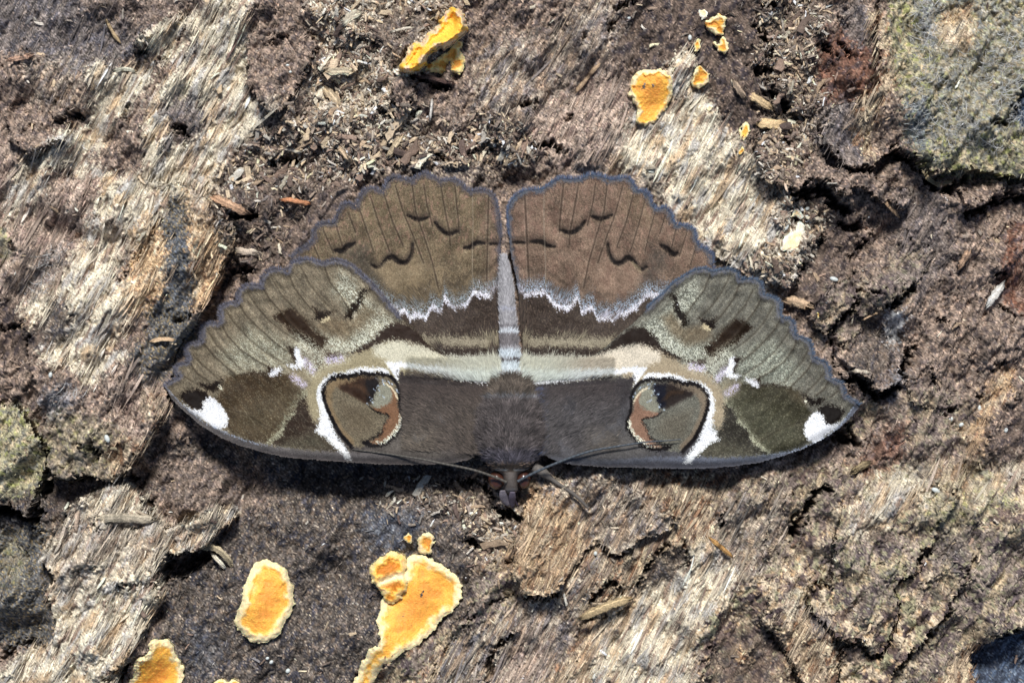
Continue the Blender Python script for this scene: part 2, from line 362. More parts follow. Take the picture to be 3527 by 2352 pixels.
reg('blotchdark', tP(1900,1200, 2000,1180, 2100,1230, 2090,1330, 2020,1400, 1960,1420, 1880,1320), 14, 20)
reg('blotchdark', tP(2110,1260, 2240,1200, 2351,1200, 2440,1350, 2260,1460, 2100,1568, 2060,1560, 2160,1440, 2180,1380, 2150,1330), 12, 18)
reg('blotchdark', tP(2060,1060, 2200,1050, 2200,1090, 2120,1120, 2050,1100), 10, 14, .7)
reg('lichen', tP(1990,1080, 2080,1050, 2150,1080, 2260,1070, 2300,1140, 2180,1230, 2110,1230, 2110,1130), 16, 20, .7)
reg('cream', tP(1960,1110, 2060,1080, 2140,1060, 2180,1080, 2110,1150, 2000,1200, 1940,1190), 16, 20, .5)
reg('tan', tP(1790,1360, 1870,1400, 1900,1440, 1960,1480, 1930,1540, 1850,1530, 1810,1470), 8, 12)
reg('blueblack', tP(2235,1500, 2270,1475, 2295,1455, 2335,1450, 2440,1430, 2440,1640, 2245,1640), 4, 7)
reg('slate', tP(1640,1130, 1700,1110, 1740,1180, 1680,1280, 1650,1230), 14, 16, .5)
reg('white', tP(1665,1170, 1695,1165, 1690,1200, 1670,1200), 5, 8, .6)
# right
reg('brown', tP(1870,400, 2440,380, 2440,1060, 2250,1060, 1900,1060, 1850,800, 1790,640), 6, 12)
reg('darkbrown', tP(1880,460, 1980,500, 1960,640, 1850,760, 1830,680, 1850,560), 14, 18, .8)
reg('slate', tP(2050,440, 2160,430, 2200,600, 2100,700, 2020,640, 2060,560), 20, 20, .6)
reg('blotchdark', tP(1900,640, 2010,640, 2080,560, 2130,580, 2080,680, 2000,760, 1920,800, 1860,780), 14, 16, .7)
reg('dark', tP(1960,700, 2060,720, 2080,760, 2000,900, 1960,860, 1930,840, 1990,760), 14, 16, .8)
reg('redbrown', tP(2310,530, 2330,510, 2440,505, 2440,740, 2330,720, 2290,650), 5, 8)
reg('pink', tP(2330,530, 2440,520, 2440,700, 2340,700), 8, 10, .5)
reg('white', tP(2030,720, 2070,710, 2075,750, 2050,800, 2035,770), 6, 10, .85)
reg('mould', tP(2020,900, 2070,820, 2080,860, 2040,940), 10, 14, .6)
reg('ochre', tP(2300,840, 2330,850, 2320,900, 2270,950, 2240,1020, 2245,930), 8, 12, .85)
reg('darkbrown', tP(2240,1020, 2310,960, 2351,900, 2440,900, 2440,1030, 2290,1060), 12, 14, .8)
reg('blotchdark', tP(2050,900, 2200,880, 2240,960, 2200,1060, 2080,1040), 16, 20, .7)
reg('redbrown', tP(2010,1010, 2080,960, 2070,1060, 1990,1100, 1960,1080), 10, 12, .6)
reg('blotchdark', tP(1880,940, 1990,900, 2030,930, 1980,1020, 1900,1010), 10, 12, .8)
reg('blotchdark', tP(1640,1130, 1760,1090, 1900,1050, 1970,1080, 1900,1180, 1780,1300, 1720,1330, 1640,1260), 12, 14, .7)
reg('cream', tL(960,1180, 1400,1130, 1500,1290, 1300,1440, 1100,1500, 900,1480, 1000,1330), 10, 14, .8)
reg('cream', tL(2170,1030, 2400,1000, 2400,1200, 2050,1290, 1900,1450, 1870,1380, 2050,1150), 10, 14, .75)
reg('cream', tK(640,130, 1180,-20, 1150,130, 980,250, 850,265, 700,210), 8, 14, .75)
reg('tan', tK(90,1080, 430,1030, 520,1100, 640,1200, 690,1400, 650,1600, 330,1600, 160,1200), 7, 10, .9)
reg('cream', tK(150,740, 380,700, 400,900, 230,1000, 180,880), 8, 10, .7)
reg('darkbrown', tK(930,190, 1060,180, 1200,260, 1180,310, 940,260), 7, 10, .8)
reg('darkbrown', tK(690,1200, 860,1200, 920,1330, 860,1400, 690,1360), 7, 10, .75)
reg('slate', tK(380,900, 560,930, 620,1080, 500,1150, 420,1040), 8, 12, .8)
reg('darkbrown', tK(1350,700, 1580,640, 1650,820, 1500,860, 1380,820), 12, 14, .6)
reg('slate', tK(1560,200, 1820,260, 1850,420, 1700,520, 1560,480), 14, 18, .55)
for _p in (tK(680,360, 780,380, 820,470, 700,500), tK(1020,480, 1240,460, 1230,600, 1030,580), tK(950,800, 1100,810, 1080,870, 960,850), tK(1130,640, 1240,660, 1210,860, 1140,820), tL(2080,1270, 2250,1230, 2230,1400, 2080,1420)): reg('lichen', _p, 7, 12, .8)
reg('ochre', tL(1810,700, 1960,680, 1980,900, 1900,1010, 1790,900), 8, 12, .7)
reg('tan', tL(1480,1040, 1700,1010, 1900,1020, 1880,1350, 1640,1300, 1480,1200), 12, 18, .6)
reg('dark', tL(1290,980, 1500,1020, 1560,1150, 1420,1260, 1330,1140), 10, 14, .55)
reg('redbrown', tL(1150,760, 1260,740, 1230,900, 1050,900), 8, 12, .6)
reg('creamgrey', tP(1640,1150, 1780,1120, 1800,1240, 1740,1330, 1660,1290), 14, 16, .6)
reg('creamgrey', tP(0,560, 110,600, 190,560, 150,660, 90,700, 20,660), 14, 18, .5)
# top right
reg('darkbrown', tP(1400,20, 1480,-90, 1880,-90, 1880,100, 1840,200, 1860,330, 1760,360, 1680,300, 1640,230, 1560,190, 1500,165, 1400,140), 6, 12)
reg('crumb', tP(1760,-90, 1890,-90, 1900,60, 1880,120, 1930,220, 1880,330, 1840,400, 1780,430, 1730,330, 1760,230, 1740,130), 8, 14)
reg('redbrown', tP(1890,80, 1960,60, 2020,150, 2020,200, 1970,240, 1890,240, 1870,160), 10, 14, .9)
reg('slate', tP(1920,10, 2000,0, 1990,110, 1950,110), 10, 12, .9)
reg('brown', tP(1980,-90, 2040,-90, 2040,90, 1990,60), 6, 10)
reg('slate', tP(1880,240, 1980,220, 2000,330, 1960,390, 1890,380, 1860,290), 10, 12, .8)
reg('tan', tP(1985,30, 2020,30, 2030,80, 2040,150, 2050,200, 2020,250, 1990,320, 2010,370, 1975,370, 1950,300, 1960,240, 2000,200, 2015,130, 1990,60), 6, 12)
reg('lichen', tP(2045,-90, 2440,-90, 2440,430, 2200,410, 2110,390, 2070,340, 2060,250, 2040,190, 2030,80), 6, 12)
reg('web', tP(2130,-90, 2440,-90, 2440,360, 2320,300, 2200,350, 2130,300, 2110,220, 2150,120, 2110,60), 16, 24, .5)
reg('mould', tP(2105,10, 2140,0, 2135,120, 2110,110), 8, 14, .6)
reg('blueblack', tP(2065,230, 2110,240, 2125,340, 2080,350), 10, 14, .7)
reg('ochre', tP(2150,40, 2230,10, 2225,60, 2210,140, 2180,125, 2140,85), 8, 10, .7)
reg('cream', tP(2140,70, 2200,60, 2200,120, 2170,125), 8, 10, .5)
reg('blueblack', tP(2325,200, 2340,205, 2440,200, 2440,320, 2330,300, 2310,280), 4, 6, .95)
# pale wood right of the moth
reg('cream', tP(1400,290, 1480,240, 1530,150, 1580,110, 1620,190, 1650,270, 1740,380, 1740,440, 1800,500, 1800,560, 1770,640, 1700,620, 1640,600, 1580,520, 1450,410, 1370,400, 1340,380), 6, 12)
reg('pink', tP(1200,300, 1300,200, 1400,140, 1440,200, 1440,300, 1400,400, 1300,400), 12, 16, .8)
reg('brown', tP(1080,20, 1200,-90, 1400,-90, 1400,40, 1400,140, 1330,150, 1260,250, 1200,300, 1080,330, 1090,200), 8, 14, .9)
reg('tan', tP(1290,40, 1390,-30, 1370,60, 1310,110, 1260,130), 12, 14, .8)
reg('mould', tP(1300,30, 1400,20, 1350,110), 16, 16, .4)
reg('creamgrey', tP(1090,110, 1200,80, 1230,100, 1180,210, 1130,250, 1080,270), 10, 16, .8)
reg('crumbpale', tP(1740,380, 1820,470, 1900,490, 1860,600, 1770,690, 1700,610, 1800,560), 10, 14, .9)
reg('crumb', tP(1440,400, 1540,420, 1520,470, 1450,430), 6, 8, .6)
# top centre crumbs
reg('creamgrey', tP(1140,150, 1230,110, 1290,50, 1420,-40, 1440,60, 1360,180, 1260,240, 1180,300, 1120,300, 1110,230), 12, 20, .6)
reg('crumbpale', tP(700,-90, 900,-90, 1050,20, 1040,120, 900,200, 1000,300, 900,320, 740,290, 690,210, 740,130, 720,60), 12, 20)
reg('darkbrown', tP(900,10, 1020,20, 980,80, 930,150, 870,130, 840,60), 12, 16, .7)
reg('crumb', tP(590,310, 680,250, 760,290, 900,320, 1050,250, 1200,290, 1240,400, 1100,430, 800,420, 700,480, 640,600, 560,600, 480,500, 520,380), 10, 16)
reg('darkbrown', tP(500,440, 640,400, 770,420, 800,480, 700,600, 560,640, 540,560), 18, 20, .7)
reg('brown', tP(572,20, 620,10, 700,60, 735,110, 722,140, 690,210, 650,262, 625,275, 600,240, 570,200, 565,100), 3, 7)
reg('creamgrey', tP(590,240, 660,210, 680,215, 650,262, 625,275), 6, 8, .8)
reg('brown', tP(902,182, 962,186, 956,238, 928,252, 900,240), 4, 6)
reg('brown', tP(1000,180, 1090,200, 1080,280, 1020,330, 960,300, 980,220), 12, 16, .8)

# plates: flaps of bark that stand proud of the wood below.
# (polygon, lift in mm, point where it is rooted, reach of the ramp, skirt mm)
PLATES = [
 (tP(1935,392, 1965,400, 1992,392, 2012,372, 2044,350, 2080,365, 2108,388, 2130,408, 2160,402, 2185,394, 2230,398, 2262,402, 2300,412, 2351,420, 2431,425, 2431,-80, 2030,-80, 2000,60, 2000,200, 1960,240, 1900,250, 1870,290, 1880,330), 3.0, (2160, -60), 380, 3.0, 'bark plate crusted with lichen and cobweb'),
 (tP(545,560, 515,625, 485,690, 462,745, 440,785, 405,850, 398,905, 391,950, 372,985, 340,1030, 312,1062, 290,1085, 266,1108, 240,1098, 215,1088, 180,1105, 128,1096, 115,1040, 100,900, 60,760, 130,560, 250,440, 330,410, 450,430, 525,505), 3.2, (150, 480), 420, 3.4, None),
 (tP(-80,925, 40,925, 75,955, 100,1000, 128,1018, 122,1065, 100,1122, 92,1150, 74,1192, 52,1176, 36,1162, 0,1160, -80,1165), 2.6, (-60, 850), 260, 2.8, 'bark plate crusted with yellow green lichen'),
 ([q for q in CRW], 2.6, (0, 1560), 330, 2.8, 'pale flaking wood plate with a torn edge'),
 (tJ(-120,560, 0,765, 100,735, 170,775, 250,770, 330,700, 400,590, 470,540, 560,390, 640,330, 700,300, 760,370, 860,390, 940,350, 1000,290, 1060,260, 1180,235, 1330,180, 1400,60, 1200,-160, 700,-300, 300,-300, 60,-150, -60,200), 1.8, (1330, 1060), 260, 2.2, None),
 (tK(1800,-200, 1560,150, 1510,350, 1420,390, 1350,540, 1230,620, 1140,700, 1200,860, 1180,1000, 1110,1180, 1060,1300, 960,1320, 880,1180, 820,1140, 760,1200, 660,1170, 560,1060, 400,900, 380,760, 420,660, 600,640, 600,300, 700,-100), 1.7, (2000, 1080), 330, 2.0, None),
 (tK(1820,600, 1720,780, 1640,870, 1600,960, 1530,1060, 1440,1160, 1340,1250, 1250,1330, 1180,1440, 1120,1560, 1080,1900, 600,1900, 680,1500, 680,1240, 820,1180, 960,1330, 1070,1310, 1180,1090, 1210,870, 1150,700, 1250,620, 1400,560, 1420,420, 1540,360, 1700,420), 1.3, (1980, 1330), 230, 1.6, None),
 (tK(-60,1050, 60,1080, 110,1150, 160,1240, 240,1400, 330,1560, 340,1900, 650,1900, 690,1500, 660,1200, 560,1080, 520,900, 400,860, 380,700, 300,640, 240,500, 220,300, 260,160, 380,40, 300,-200, 60,-60, 0,300, 60,640), 1.2, (1830, 1290), 260, 1.5, None),
 (tL(620,-100, 1000,-150, 1330,-60, 1300,60, 1240,170, 1210,280, 1150,340, 1080,380, 1010,405, 950,370, 900,290, 850,240, 780,270, 720,300, 640,200, 600,60), 2.2, (1980, 740), 160, 2.4, None),
 (tD(-100,1300, 100,1100, 330,1050, 520,1150, 560,1500, 800,1568, 1000,1568, 1010,1620, 1100,1680, 1240,1700, 1330,1780, 1300,1850, 1210,1930, 1150,1830, 1050,1850, 980,1800, 900,1740, 800,1700, 690,1810, 620,1760, 590,1690, 470,1640, 360,1670, 290,1760, 200,1700, 60,1660, -60,1500), 2.0, (1850, 300), 150, 2.2, None),
 (tF(1700,80, 1900,20, 2150,60, 2351,120, 2660,130, 2660,215, 2330,195, 2240,210, 2130,240, 2060,220, 1960,300, 1850,340, 1780,330, 1740,240), 1.6, (2230, 400), 90, 2.0, None),
 (tL(1240,250, 1500,260, 1640,300, 1760,380, 1700,520, 1560,560, 1300,500), .8, (2200, 860), 200, 1.0, None),
 (tP(572,20, 620,10, 700,60, 735,110, 722,140, 690,210, 650,262, 625,275, 600,240, 570,200, 565,100), 1.4, (590, 40), 180, 1.7, None),
 (tP(15,250, 60,232, 110,225, 170,258, 168,318, 160,328, 135,335, 112,346, 90,358, 72,364, 58,345, 20,325), 1.5, (70, 220), 110, 1.8, None),
 (tP(470,-40, 440,25, 424,38, 400,60, 372,85, 345,105, 340,122, 318,120, 303,108, 330,85, 352,62, 390,38, 424,20, 450,-40), 1.3, (460, 10), 120, 1.6, None),
 (tP(902,180, 962,184, 956,238, 928,254, 900,242), 1.2, (930, 175), 60, 1.5, None),
 (tF(-600,640, -300,300, 60,200, 230,230, 300,420, 400,540, 560,560, 560,590, 480,640, 400,760, 330,860, 290,1000, 200,1060, 60,1000, -200,900), 1.0, (1700, 480), 160, 1.3, None),
 (tF(430,1180, 600,1000, 800,900, 900,700, 1000,560, 1200,560, 1330,560, 1560,680, 1500,850, 1350,1000, 1250,1080, 1130,1180, 1010,1260, 900,1300, 760,1230, 640,1390, 560,1450, 480,1420, 380,1300), 1.3, (2030, 560), 220, 1.6, None),
]
# cracks and pits: (points, half width, depth mm)
CRACKS = [
 (tA(540,1110, 620,1070, 700,1030, 740,1060), 8, 5), (tA(1220,480, 1320,450, 1340,520), 7, 4), (tA(280,1440, 400,1390, 500,1330, 620,1330), 4, 2.5),
 (tA(1080,1100, 1130,1010, 1160,930, 1130,1180), 3, 2), (tA(1560,1160, 1640,1150, 1660,1250), 8, 4), (tA(1380,600, 1500,520, 1620,330, 1700,250), 2.5, 1.5),
 (tA(1600,860, 1700,800, 1830,740), 2.5, 1.4), (tE(1120,990, 1200,820, 1350,620, 1470,400), 3, 2.2),
 (tE(2020,380, 2200,370, 2330,380), 12, 6), (tE(2100,880, 2260,880), 12, 5), (tB(120,1480, 240,1420, 330,1440), 14, 6), (tB(1350,690, 1500,740, 1700,790), 9, 5),
 (tB(1040,950, 1130,1050, 1280,1080, 1400,1000), 8, 4), (tB(1560,1400, 1640,1440, 2100,1300, 2180,1350), 9, 4), (tB(880,360, 1040,400), 5, 3),
 (tB(60,420, 150,330, 240,350), 4, 2), (tB(800,260, 880,340, 1040,390), 3, 2),
 (tC(0,960, 120,930), 6, 4), (tC(830,100, 900,50, 1000,20), 5, 3), (tC(790,210, 780,270), 7, 3.5), (tC(540,330, 560,360), 7, 3),
 (tC(2120,260, 2200,400, 2220,500), 10, 5), (tC(2080,620, 2200,640, 2260,850, 2350,900), 13, 6), (tC(100,1330, 260,1300, 380,1380), 7, 3.5), (tC(370,1080, 450,1050), 5, 3), (tC(2230,40, 2300,70), 12, 5),
 (tD(30,40, 110,60), 12, 5), (tD(60,840, 130,850), 12, 6), (tD(190,980, 300,1040, 360,1080), 14, 6), (tD(190,1250, 240,1300), 10, 5), (tD(520,330, 560,450, 650,530), 7, 4), (tD(690,400, 780,520), 6, 3),
 (tD(1160,1380, 1260,1440, 1420,1500), 12, 6), (tD(760,1560, 960,1530), 8, 4), (tD(2000,1140, 2120,1140, 2200,1000, 2240,900), 7, 5),
 (tF(300,190, 430,130, 560,170, 640,260, 720,340), 17, 7), (tF(720,470, 840,500, 880,470), 12, 5), (tF(430,670, 560,560), 6, 4), (tF(290,1010, 330,880, 400,760), 5, 4),
 (tF(780,780, 870,660, 990,540), 4, 2.5), (tF(580,1400, 700,1310, 830,1160), 7, 4), (tF(1130,1200, 1240,1100, 1320,1030), 9, 5), (tF(840,1050, 1060,1080), 5, 3),
 (tF(1480,60, 1540,150, 1640,170, 1800,60), 12, 6), (tF(1830,360, 1980,300, 2080,230, 2351,190), 12, 6), (tF(2090,900, 2170,880), 6, 4), (tF(2120,1180, 2300,1290), 3, 2), (tF(1600,1320, 1640,1310), 6, 3),
 (tF(580,1480, 680,1520), 8, 4), (tL(750,280, 780,340), 11, 6), (tL(820,240, 900,330), 13, 6), (tL(1330,0, 1260,160, 1200,320, 1110,420, 1010,440, 930,380), 11, 7),
 (tL(680,740, 780,820), 26, 6), (tL(380,1500, 400,1420, 470,1300, 600,1270), 9, 6), (tL(1660,600, 1720,560), 8, 3), (tL(1480,200, 1540,310), 5, 3), (tL(2050,190, 2190,110), 4, 2), (tL(1930,430, 1960,440), 6, 3), (tL(840,1110, 930,1060), 6, 4),
 (tK(270,230, 300,140, 350,70, 380,0), 13, 8), (tK(420,730, 440,680, 520,660, 590,690), 7, 4), (tK(1180,1460, 1270,1330, 1430,1170, 1540,1050, 1680,910), 8, 5), (tK(1720,790, 1820,630, 1900,420), 3, 2.5),
 (tK(1370,490, 1450,350, 1510,345), 4, 3), (tK(680,1170, 780,1220, 850,1180), 5, 3), (tK(900,1250, 980,1320, 1040,1330), 4, 3), (tK(60,1100, 200,1300, 320,1560), 5, 3), (tK(2130,1150, 2351,1100), 12, 6),
 (tJ(0,790, 180,800, 300,770), 7, 4), (tJ(680,300, 780,400, 880,410, 980,360), 5, 3), (tJ(1000,700, 1130,500, 1300,320), 5, 3.5), (tJ(620,820, 700,700, 820,660, 880,740), 8, 4), (tJ(560,1000, 760,960, 950,880), 5, 3),
 (tJ(1780,160, 1820,30), 5, 3), (tJ(1440,250, 1500,560), 3, 2), (tJ(1640,1250, 1780,1245), 3, 2), (tJ(2230,1080, 2340,1250), 3, 2), (tJ(500,1400, 500,1100, 540,1010), 2, 1.2),
 (tI(2030,1540, 2080,1300, 2270,1120), 8, 4), (tI(1500,1560, 1700,1200, 2000,860, 2300,770), 3, 1.6), (tI(2130,20, 2250,90), 12, 6), (tI(1850,280, 1960,330), 9, 4), (tI(2120,480, 2300,480), 4, 2),
 (tH(1480,540, 1600,500, 1780,440, 1900,420), 16, 7), (tH(660,540, 860,510, 980,500), 2.5, 1.5), (tH(1110,680, 1380,640, 1460,690), 5, 3), (tH(30,1340, 100,1300, 150,1230, 260,1210), 8, 4), (tH(870,110, 920,150, 1280,160), 4, 2.5),
 (tH(990,860, 1080,750), 2.5, 1.5), (tH(960,1568, 1050,1500, 1150,1390), 11, 6),
 (tG(790,870, 870,850, 920,930, 980,930), 8, 5), (tG(500,1110, 560,1160, 680,1170, 840,1130), 7, 4), (tG(390,1330, 420,1290, 490,1120), 12, 6), (tG(1180,1180, 1230,1230), 8, 5), (tG(1320,1480, 1340,1380), 9, 5), (tG(0,1450, 150,1450, 280,1540, 360,1480), 14, 7),
 (tE(140,660, 180,700), 5, 4), (tE(0,1390, 100,1370, 200,1360), 5, 3), (tE(270,1560, 310,1470), 5, 3), (tE(1620,1330, 1780,1270), 3, 2),
 (tP(1010,1110, 1100,1110, 1130,1140), 7, 3), (tP(1160,1170, 1190,1190), 9, 4),
]

# ---------------------------------------------------------------- grid of the bark
ST = 2.8
x0, x1, y0, y1 = -80, 2431, -80, 1648
xs = np.arange(x0, x1 + .1, ST); ys = np.arange(y0, y1 + .1, ST)
def outer(v):
    g = 6 * 1.17 ** np.arange(45); o = np.cumsum(g)
    o = o[o < 26000]
    return np.concatenate([v[0] - o[::-1], v, v[-1] + o])
nO = None
gx, gy = outer(xs), outer(ys)
nO = (len(gx) - len(xs)) // 2
GX, GY = np.meshgrid(gx, gy)
sh = GX.shape
def fold(v, a, b):
    t = (v - a) % (2 * (b - a)); return a + np.where(t > (b - a), 2 * (b - a) - t, t)
PX = fold(GX.ravel(), x0 + 4, x1 - 4); PY = fold(GY.ravel(), y0 + 4, y1 - 4)
PX = PX.astype(np.float32); PY = PY.astype(np.float32)
# ragged-edge coordinates: a long wander plus fibres along the grain
WX = noi(PX, PY, 40, 3) * .5 + noi(PX, PY, 9, 4, 'rough', GR, 3) * .5
WY = noi(PX, PY, 40, 5) * .5 + noi(PX, PY, 9, 6, 'rough', GR, 3) * .5
# coarse lattice for distance fields
CS = 4.0
lx = np.arange(-120, 2480, CS); ly = np.arange(-120, 1700, CS)
LX, LY = np.meshgrid(lx.astype(np.float32), ly.astype(np.float32))
def look(Fd, px, py):
    u = np.clip((px - lx[0]) / CS, 0, len(lx) - 1.01); v = np.clip((py - ly[0]) / CS, 0, len(ly) - 1.01)
    i = u.astype(np.int32); j = v.astype(np.int32); fu = u - i; fv = v - j
    return Fd[j, i] * (1 - fu) * (1 - fv) + Fd[j, i + 1] * fu * (1 - fv) + Fd[j + 1, i] * (1 - fu) * fv + Fd[j + 1, i + 1] * fu * fv
def field(poly, far=60):
    """sdf on the coarse lattice, near the polygon only"""
    xsP = [p[0] for p in poly]; ysP = [p[1] for p in poly]
    F = np.full(LX.shape, 200.0, np.float32)
    i0 = max(0, int((min(xsP) - far - lx[0]) / CS)); i1 = min(len(lx), int((max(xsP) + far - lx[0]) / CS) + 2)
    j0 = max(0, int((min(ysP) - far - ly[0]) / CS)); j1 = min(len(ly), int((max(ysP) + far - ly[0]) / CS) + 2)
    F[j0:j1, i0:i1] = sdf(LX[j0:j1, i0:i1], LY[j0:j1, i0:i1], poly)
    return F, (min(xsP) - far, max(xsP) + far, min(ysP) - far, max(ysP) + far)
C = cls(PX, PY, CL['brown']).astype(np.float32)
darkW = np.zeros(len(PX), np.float32); crumbW = np.zeros(len(PX), np.float32); woodW = np.zeros(len(PX), np.float32)
for c, poly, fe, wa, op in R:
    F, bb = field(poly)
    sel = np.nonzero((PX > bb[0]) & (PX < bb[1]) & (PY > bb[2]) & (PY < bb[3]))[0]
    px, py = PX[sel], PY[sel]
    d = look(F, px + WX[sel] * wa, py + WY[sel] * wa)
    wgt = (1 - ss(-fe, fe, d)) * op
    k = wgt > 0.003; sel = sel[k]; wgt = wgt[k]
    cc = cls(PX[sel], PY[sel], CL[c])
    C[sel] = C[sel] * (1 - wgt[:, None]) + cc * wgt[:, None]
    cr = 1.0 if c.startswith('crumb') else 0.0; wd = 1.0 if c in ('cream', 'creamgrey', 'tan', 'ochre', 'pink', 'slate') else 0.0
    crumbW[sel] = crumbW[sel] * (1 - wgt) + cr * wgt
    darkW[sel] = darkW[sel] * (1 - wgt) + (c in ('dark', 'darkbrown', 'slate', 'blueblack')) * wgt
    woodW[sel] = woodW[sel] * (1 - wgt) + wd * wgt
# stray dirt and pale fibres lying everywhere
nn = noi(PX, PY, 8, 101, 'rough', GR, 3); C *= (1 - .45 * ss(1.7, 2.3, nn))[:, None]; gm = C.mean(1, keepdims=True); C = gm + (C - gm) * .86
nn = ss(2.0, 2.5, noi(PX, PY, 8, 102, 'rough', 20, 4))[:, None]; C = C * (1 - nn * .6) + np.array([190, 180, 165], np.float32) * nn * .6

# ---------------------------------------------------------------- relief in mm
QX, QY = GX.ravel().astype(np.float32), GY.ravel().astype(np.float32)
Hc = noi(QX, QY, 260, 201, 'hill') * .85
cw = crumbW; ww = woodW
mid = noi(QX, QY, 62, 202, 'hill', GR, 1.6); fine = noi(QX, QY, 26, 203, 'med'); lump = noi(QX, QY, 15, 209, 'hill')
grain = noi(QX, QY, 8, 204, 'hill', GR, 11); grain2 = noi(QX, QY, 24, 207, 'med', GR, 6)
dw = darkW; H = Hc + mid * (.24 + .12 * cw - .08 * ww - .1 * dw) + fine * (.035 + .11 * cw - .02 * ww - .012 * dw) + lump * (.006 + .07 * cw) + (grain * .022 + grain2 * .036) * (.5 + .6 * ww) * (1 - .6 * cw)
crev = np.abs(noi(QX, QY, 70, 211, 'med', GR, 7)); H -= .55 * (1 - ss(.0, .13, crev)) * ww * ss(-.2, .6, noi(QX, QY, 90, 212, 'hill'))
# stepped flakes: thin layers torn along the grain
lay1 = noi(QX, QY, 150, 205, 'med', GR, 2.4) * .9 + lump * .025; st_ = np.floor(lay1 * 1.3 + .5); fr = lay1 * 1.3 + .5 - st_
H += (st_ + ss(.0, .05, fr)) * .58 * (1 - .5 * dw)
lay2 = noi(QX, QY, 60, 206, 'med', GR, 3.0) * .9 + lump * .03; st2 = np.floor(lay2 * 1.1 + .5); fr2 = lay2 * 1.1 + .5 - st2
H += (st2 + ss(.0, .07, fr2)) * .17 * (1 - .45 * ww - .5 * dw)
# dark oval gouge etc.: cracks
wx2 = noi(PX, PY, 22, 7) * 3.5; wy2 = noi(PX, PY, 22, 8) * 3.5
crk = np.zeros(len(PX), np.float32); cwn = np.clip(.75 + .45 * noi(PX, PY, 50, 9, 'med'), .25, 1.4)
for pts, hw, dep in CRACKS:
    a = np.array(pts); m_ = hw * 3 + 20
    sel = np.nonzero((PX > a[:, 0].min() - m_) & (PX < a[:, 0].max() + m_) & (PY > a[:, 1].min() - m_) & (PY < a[:, 1].max() + m_))[0]
    if not len(sel): continue
    d = pdist(PX[sel] + wx2[sel], PY[sel] + wy2[sel], pts)
    hwv = hw * cwn[sel]
    crk[sel] = np.maximum(crk[sel], dep * (1 - ss(.25, 1.15, d / hwv)) * np.clip(cwn[sel] * 1.4, 0, 1))
    if dep >= 1.4:
        off = hw + 9; d2 = pdist(PX[sel] + wx2[sel], PY[sel] + wy2[sel] + off, pts)
        H[sel] += min(dep, 4) * .2 * np.exp(-(d2 / (off * .95)) ** 2) * (d > hwv)
# sunken corners
def sink(poly, dep, fe=8):
    F, bb = field(poly); sel = (PX > bb[0]) & (PX < bb[1]) & (PY > bb[2]) & (PY < bb[3])
    d = look(F, PX[sel] + WX[sel] * 6, PY[sel] + WY[sel] * 6); crk[sel] = np.maximum(crk[sel], dep * (1 - ss(-fe, fe, d)))
sink(tP(505,640, 545,600, 565,650, 505,730, 470,770, 462,745), 3)
sink(tP(372,1310, 392,1278, 440,1268, 478,1252, 496,1256, 470,1285, 430,1318, 385,1330), 5)
sink(tP(2235,1500, 2270,1475, 2295,1458, 2335,1453, 2440,1435, 2440,1700, 2245,1700), 4)
# keep the sheet rising gently where the photograph has bulges
H += 1.4 * np.exp(-(((PX - 2200) / 170) ** 2 + ((PY - 180) / 190) ** 2)) + .9 * np.exp(-(((PX - 2100) / 220) ** 2 + ((PY - 1250) / 160) ** 2))
H += .9 * np.exp(-(((PX - 1280) / 200) ** 2 + ((PY - 1230) / 110) ** 2)) + .8 * np.exp(-(((PX - 250) / 200) ** 2 + ((PY - 700) / 200) ** 2))

# room below the moth
def wing_room(px, py):
    zf = 2.2 + 3.3 * np.clip((py - 620) / 440, -.1, 1.05)
    zh = 1.7 + 1.1 * np.clip((py - 400) / 480, 0, 1)
    return zf, zh
MOTHPOLY = tP(360,880, 480,740, 560,640, 700,570, 780,450, 900,390, 1170,390, 1450,390, 1600,500, 1660,600, 1790,660, 1880,780, 1990,920, 1900,1040, 1700,1100, 1350,1100, 1300,1180, 1230,1130, 1190,1200, 1130,1180, 1060,1090, 640,1080, 450,1000)
MF, _ = field(MOTHPOLY, 200)
md = look(MF, PX, PY)
zf, zh = wing_room(PX, PY)
lim = np.where(PY > 560, np.minimum(zf, np.where(PY < 850, zh, 99)), zh) - .55
lim = lim + ss(0, 30, md) * 6 + np.clip(md - 30, 0, 400) * .1
Hbase = H - crk
Hbase = np.minimum(Hbase, lim)
# under the lower wing edge the bark lies deep, on the left side most of all
dip = np.exp(-(((PX - 720) / 340) ** 2 + ((PY - 1085) / 110) ** 2)) * 4.0 + np.exp(-(((PX - 1900) / 110) ** 2 + ((PY - 1010) / 70) ** 2)) * 2.0 - np.exp(-(((PX - 1450) / 220) ** 2 + ((PY - 1180) / 90) ** 2)) * .9
Hbase -= dip
Hbase = Hbase.astype(np.float32)

def W(px, py, hmm):
    X, Y, Z = at(px, py, hmm * MM); return X, Y, Z
# far from the frame the trunk's face falls away gently
R2 = np.hypot(QX - CX, QY - CY) * K
Zfar = -np.clip(R2 - .16, 0, None) ** 2 * .18 / MM
XX, YY = (QX - CX) * K, (CY - QY) * K
Cl = lin(C)
bark = grid_mesh('bark', XX.reshape(sh), YY.reshape(sh), ((Hbase + Zfar) * MM).reshape(sh), np.ones((sh[0] - 1, sh[1] - 1), bool), Cl, M_BARK, skirt=0.0)
tag(link(bark), 'rotten bark and bleached wood of a dead trunk', kind='structure')
HT = Hbase.copy()

